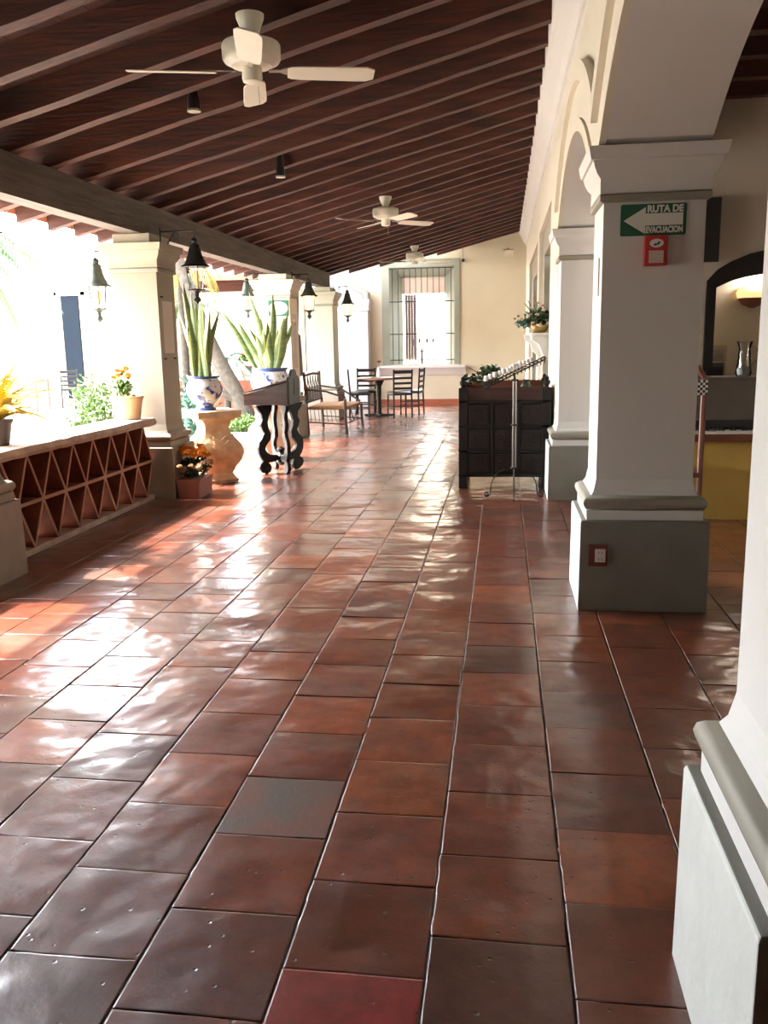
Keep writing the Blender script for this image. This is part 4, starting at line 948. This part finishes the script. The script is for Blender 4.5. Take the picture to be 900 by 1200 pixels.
MB().lathe([(.13, -.03), (.145, .02), (.12, .07), (.11, .075)], 18).build('glass_shade', SHADE, sc_, smooth=True)
l = bpy.data.lights.new('sconce glow', 'POINT'); l.energy = 8; l.color = (1, .86, .76); l.shadow_soft_size = .05
lo = bpy.data.objects.new('sconce_glow', l); COL.objects.link(lo); lo.parent = sc_; lo.location = (0, -.1, .14)
# upright keyboard piano with yellow lower panel
pn = thing('upright_piano', 'old upright piano with open keyboard and yellow lower panel in the inner room', 'piano', (2.14, 7.42, 0))
MB().box(-.80, .80, .0, .36, 0, .66).build('lower_panel', YELLOW, pn)
MB().box(-.80, .80, -.14, .02, .66, .72).build('key_slip', REDW, pn, bevel=.005)
ky = MB()
for k in range(50): ky.box(-.76+k*.0304, -.7625+(k+1)*.0304, -.12, .05, .72, .742)
ky.build('white_keys', IVORY, pn)
ky = MB()
for k in range(50):
    if k % 7 not in (2, 6): ky.box(-.742+k*.0304, -.728+k*.0304, -.06, .05, .742, .755)
ky.build('black_keys', BLACK, pn)
MB().box(-.80, .80, .04, .07, .72, .82).build('fallboard', BLACK, pn)
MB().box(-.80, .80, .07, .36, .66, 1.14).build('upper_panel', PIANOW, pn)
MB().box(-.82, .82, .05, .37, 1.14, 1.165).build('lid', PIANOW, pn, bevel=.004)
MB().box(-.80, -.76, -.14, .07, .66, .78).box(.76, .80, -.14, .07, .66, .78).build('cheek_blocks', REDW, pn)
gj = thing('glass_pitcher', 'clear glass pitcher on the shelf in the arched opening', 'pitcher', (1.96, 7.62, 1.165))
MB().lathe([(.055, 0), (.065, .02), (.055, .10), (.05, .18), (.045, .22), (.065, .28), (.062, .28), (.042, .22), (.046, .1), (.05, .02)], 20).build('body', GLASS, gj, smooth=True)
MB().tube([(.05, 0, .24), (.10, 0, .22), (.11, 0, .14), (.05, 0, .08)], .007, 6).build('handle', GLASS, gj, smooth=True)
MB().lathe([(.05, .01), (.055, .05), (.045, .08)], 16).build('pitcher_contents', mat('smoky glass', (.35, .36, .38), .1), gj)
pf = thing('picture_frame', 'pale framed picture standing inside the arched opening', 'picture', (1.86, 8.2, 1.14))
fb = MB(); fb.box(-.10, .10, 0, .02, .0, .03).box(-.10, .10, 0, .02, .24, .27).box(-.10, -.07, 0, .02, .03, .24).box(.07, .10, 0, .02, .03, .24); fb.build('frame', mat('pale wood', (.55, .42, .27), .5), pf)
MB().box(-.07, .07, .008, .014, .03, .24).build('print', PICT, pf)
bd = struct(MB().box(1.6, 2.98, 7.95, 8.5, 1.10, 1.14).build('trim_3', DARKW2))
bx = MB().box(0, .22, 0, .2, 0, .13).build('black_box', BLACK, None, bevel=.015, loc=(1.68, 8.0, 1.14)); tag(bx, 'black box beside the pale picture inside the arched opening', 'box')
tv = thing('television', 'black flat screen on the inner room wall, only its edge past the sign pillar', 'television', (1.42, 7.62, 2.33))
MB().box(-.30, .30, 0, .05, -.25, .25).build('screen', BLACK, tv, bevel=.006); MB().box(-.05, .05, .05, .18, -.06, .06).build('mount', IRON, tv)
hc = thing('high_back_chair', 'red wooden chair with a black and white checked cloth, edge behind the sign pillar', 'chair', (1.30, 6.9, 0), pi)
for x in (-.2, .16):
    MB().tube([(x, 0, 0), (x, 0, 1.18)], .022, 8).build('back_post', REDW, hc, smooth=True); MB().tube([(x, -.4, 0), (x, -.4, .45)], .02, 8).build('front_leg', REDW, hc, smooth=True)
MB().box(-.22, .18, -.42, .02, .43, .47).build('seat', REDW, hc, bevel=.01)
MB().tube([(-.2, 0, 1.18), (-.15, 0, 1.27), (-.02, 0, 1.30), (.11, 0, 1.27), (.16, 0, 1.18)], .02, 8).build('top_rail', REDW, hc, smooth=True)
ck = MB()
for i in range(22):
    for j in range(6): ck.box(-.22+i*.0185, -.2015+i*.0185, -.03, .03, 1.06+j*.0185, 1.0785+j*.0185, (i+j) % 2)
ck.build('checked_cloth', [BLACK, LINEN], hc)

# small things near the far wall ceiling
sp = thing('floodlight', 'small grey floodlight under the roof at the far right corner', 'floodlight', (.10, 20.3, 3.38))
MB().box(-.11, .11, -.05, .04, -.09, .06, M=Matrix.Rotation(R(20), 4, 'X')).build('housing', STONEW, sp, bevel=.01)
MB().tube([(0, .04, 0), (0, .3, .12), (0, .6, .15)], .012, 6).build('arm', IRON, sp)
cm = thing('wall_camera', 'tiny dark camera on the far wall right of the barred window', 'camera', (-.92, YF, 3.28))
MB().box(-.03, .03, -.10, 0, -.03, .03).build('housing', BLACK, cm, bevel=.006); MB().tube([(0, -.02, .02), (-.02, -.01, .3)], .005, 5).build('cable', IRON, cm)
cd = thing('candelabrum', 'dark branched candelabrum on the sill outside the barred window', 'candelabrum', (-1.95, 21.55, .945))
b = MB(); b.lathe([(.10, 0), (.03, .03), (.02, .25), (.035, .28), (.02, .32), (.015, .38)], 12)
for x in (-.20, -.06, .12, .28): b.tube([(0, 0, .28), (x*.6, 0, .33), (x, 0, .46), (x, 0, .50)], .009, 6); b.lathe([(.022, .50), (.026, .56), (.018, .60)], 10, (x, 0, 0))
b.build('branches', IRON, cd)
struct(MB().box(-2.4, -1.35, 21.4, 21.7, .90, .944).build('trim_4', PL_WHITE))

# ------------------------------------------------------------------ garden
gb = struct(MB().box(-7.5, -3.96, 13.75, 17.9, -.03, .05).build('garden_bed', SOIL))
struct(MB().box(-7.5, -3.9, 13.6, 13.75, -.03, .09).box(-4.0, -3.9, 13.75, 16.9, -.03, .09).build('trim_5', CURB, bevel=.01))
tk = thing('leaning_tree', 'leaning palm trunk rising to the left from the garden bed', 'tree', (-4.2, 14.6, .05))
pts = [(0, 0, -.05), (-.12, 0, .22), (-.38, .05, .75), (-.62, .08, 1.2), (-.85, .1, 1.7), (-1.2, .15, 2.7), (-1.5, .2, 3.6)]
b = MB(); P = []
for i in range(len(pts)-1):
    for k in range(8): P.append(Vector(pts[i]).lerp(Vector(pts[i+1]), k/8))
b.tube(P, .15, 12, 0, .10); b.build('trunk', BARK, tk, smooth=True)
MB().tube([(-.28, .0, .5), (-.55, -.05, .62), (-.8, -.05, .95)], .07, 8, 0, .05).build('branch', BARK, tk, smooth=True)
rg = random.Random(12)
b = MB()
for k in range(18):
    a = 2*pi*k/18+rg.uniform(-.2, .2); frond(b, (-1.5, .2, 3.6), (cos(a), sin(a), rg.uniform(-.1, .8)), rg.uniform(1.6, 2.3), rg.uniform(1.4, 2.4), rg)
b.build('crown', LEAF, tk)
def palm(label, x, y, h, n, L, seed, m, droop=(1.2, 2.2), trunk=.12, lean=0):
    rg = random.Random(seed); t = thing('palm', label, 'palm', (x, y, -.03))
    MB().tube([(-lean, 0, 0), (-lean*.85, 0, h*.4), (-lean*.4, 0, h*.78), (0, 0, h)], trunk, 10, 0, trunk*.75).build('trunk', BARK, t, smooth=True)
    b = MB()
    for k in range(n):
        a = 2*pi*k/n+rg.uniform(-.25, .25); frond(b, (0, 0, h), (cos(a), sin(a), rg.uniform(-.1, .9)), L*rg.uniform(.75, 1.1), rg.uniform(*droop), rg, lw=1.8)
    b.build('fronds', m, t)
palm('palm with drooping green fronds hanging into the bright gap under the eaves', -9.3, 14.0, 3.3, 26, 2.2, 3, LEAFP)
palm('small teal fan palm behind the leaning trunk', -5.3, 16.6, 1.25, 16, 1.1, 5, LEAFB, (.8, 1.8), .07)
palm('yellow lit palm high behind the black lantern', -5.6, 15.2, 3.0, 16, 1.3, 9, LEAFY, (1.6, 2.6), .08)
palm('green palm low beside the first snake plant', -6.1, 16.8, 2.4, 16, 1.3, 15, LEAFP, (1.2, 2.4), .09)
ag = thing('agave_clump', 'blue-green spiky clump in the garden bed at the trunk foot', 'plant', (-4.75, 14.55, .05))
b = MB(); rg = random.Random(4)
for c_ in range(5):
    cx, cy = rg.uniform(-.3, .3), rg.uniform(-.25, .25)
    for k in range(34):
        a = rg.uniform(0, 6.28); e = rg.uniform(.3, 1.2); d = Vector((cos(a)*cos(e), sin(a)*cos(e), sin(e))); L = rg.uniform(.28, .5); s = d.cross(Vector((0, 0, 1))).normalized()*.016; p = Vector((cx, cy, 0))
        b.face([p-s, p+s, p+d*L*.6+s*.9+Vector((0, 0, .0)), p+d*L-Vector((0, 0, .05)), p+d*L*.6-s*.9])
b.build('leaves', LEAFB, ag)
def bush(label, x, y, z, rx, rz, n, m, seed, size=.05):
    o = MB(); rg = random.Random(seed); leafball(o, (0, 0, rz), rx, rz, n, size, rg, 0, .45)
    for k in range(6): a = rg.uniform(0, 6.28); o.tube([(0, 0, 0), (rx*.5*cos(a), rx*.5*sin(a), rz*1.3)], .01, 5)
    o = o.build('bush', m, None, loc=(x, y, z)); return tag(o, label, 'bush')
bush('low light green bush at the front right corner of the garden bed', -4.3, 14.15, .05, .30, .15, 1400, LEAFL, 1, .045)
bush('bright green leafy bush outside the lattice rail, left of the marigold basket', -4.45, 9.15, -.03, .30, .62, 3600, LEAFG, 2, .05)
bush('blue-green shrub beyond the pot behind the beige pillar', -4.4, 12.2, -.03, .35, .55, 900, LEAFB, 6, .09)
fp = thing('yellow_fern', 'sunlit yellow fern in a dark pot on the lattice rail at the left edge', 'fern', (-3.62, 5.90, .805))
MB().lathe([(.07, 0), (.08, .01), (.11, .16), (.12, .17), (.12, .19), (.1, .19)], 20).build('pot', mat('dark grey pot', (.07, .06, .055), .6), fp, smooth=True)
b = MB()
for k in range(40):
    a = 2*pi*k/40+rg.uniform(-.2, .2); frond(b, (0, 0, .17), (cos(a), sin(a), rg.uniform(.6, 2.6)), rg.uniform(.34, .52), rg.uniform(1.0, 2.2), rg, .42, 22, 0, 1.7)
b.build('fronds', mat('bright yellow leaf', (0.62, 0.46, 0.05), .6, var=.15), fp)  # fronds have a bright yellow colour of their own
op = thing('orange_flower_pot', 'terracotta pot of orange flowers on the far lattice rail', 'potted flowers', (-5.45, 18.5, .81))
MB().lathe([(.09, 0), (.13, .20), (.14, .22), (.12, .22)], 16).build('pot', TERRA, op, smooth=True)
b = MB(); leafball(b, (0, 0, .42), .18, .16, 300, .08, rg, 0, .2); b.build('foliage', LEAF, op)
for k in range(9): bloom(op, (rg.uniform(-.16, .16), rg.uniform(-.12, .1), rg.uniform(.45, .62)), .06, MARI, 300+k)

# arcade across the garden
bw = thing('courtyard_building', 'pale building with doors across the bright courtyard', 'building', (0, 0, 0))
MB().box(-30, -3.95, 23.0, 23.2, 0, 4.2).build('back_wall', PL_PINK, bw)
MB().box(-7.3, -4.6, 18.35, 18.65, 2.58, 2.95).build('header_beam', RAFT, bw)
MB().prism([(17.5, 2.75), (23.2, 4.2), (23.2, 4.3), (17.5, 2.85)], -7.6, -4.8, 'x').build('tiled_roof', ROOFTILE, bw)
for x in (-7.2,):
    MB().rloft(x-.22, x+.22, 18.3, 18.7, [(.06, 0), (.06, .5), (0, .55), (0, 2.3), (.07, 2.5), (.07, 2.58)]).build('column', PL_WHITE, bw)
for x in (-11.6, -5.95, -4.9, -17):
    d = MB().box(x-.24, x+.24, 22.93, 23.0, .1 if x < -10 else .75, 2.85).build('doorway', DOORBLUE, bw)
    MB().box(x-.42, x-.34, 22.9, 23.0, .0, 2.95).box(x+.34, x+.42, 22.9, 23.0, 0, 2.95).box(x-.42, x+.42, 22.9, 23.0, 2.85, 2.95).build('door_frame', PL_WHITE, d)
chair('dark chair far across the courtyard near the slate door', -10.6, 20.6, R(30), c0)
chair('dark chair far across the courtyard at the left edge of the photo', -12.4, 20.4, R(-60), c0)
ct = MB().box(-.5, .5, -.4, .4, .72, .76).box(-.42, -.38, -.32, -.28, 0, .72).box(.38, .42, -.32, -.28, 0, .72).box(-.42, -.38, .28, .32, 0, .72).box(.38, .42, .28, .32, 0, .72).build('courtyard_table', DARKW2, None, loc=(-11.6, 20.4, -.03)); tag(ct, 'dark table far across the courtyard under the slate door', 'table')

st_ = thing('added_shade_tree', 'large unseen leafy tree added to shade the garden bed', 'tree', (-11.6, 15.6, -.03))  # out of view; added so its crown shades the garden bed
MB().tube([(0, 0, 0), (.15, .1, 2), (-.1, 0, 4), (0, 0, 5.6)], .22, 12, 0, .12).build('trunk', BARK, st_, smooth=True)
b = MB(); rg = random.Random(40)
for (x, y, z, r, h_) in ((1.6, 0, 6.4, 2.4, 1.1), (3.2, -.9, 6.3, 1.8, .9), (.2, 1.0, 6.6, 1.9, 1.0), (3.2, 1.9, 6.5, 1.9, .9), (1.0, -1.7, 6.4, 1.8, .9)): leafball(b, (x, y, z), r, h_, 1500, .26, rg, 0, .2)
b.build('crown', LEAF, st_)

t2 = thing('added_shade_tree', 'unseen leafy tree added to hold back light in the near part of the garden, outside the left edge of the photo', 'tree', (-9.0, 2.0, -.03))  # out of view; added to block sky light on the pillar fronts
t2['label'] = 'unseen leafy tree added to hold back light in the near garden, beyond the left edge of the photo'
MB().tube([(0, 0, 0), (.15, .1, 1.2), (-.1, 0, 2.4), (0, 0, 3.2)], .22, 12, 0, .12).build('trunk', BARK, t2, smooth=True)
b = MB(); rg = random.Random(41)
for (x, y, z, r, h_) in ((0, 0, 3.6, 2.4, 1.9), (1.0, -2.2, 3.2, 2.0, 1.8), (-.6, 2.0, 3.8, 2.0, 1.7)): leafball(b, (x, y, z), r, h_, 2400, .28, rg, 0, .2)
b.build('crown', LEAF, t2)
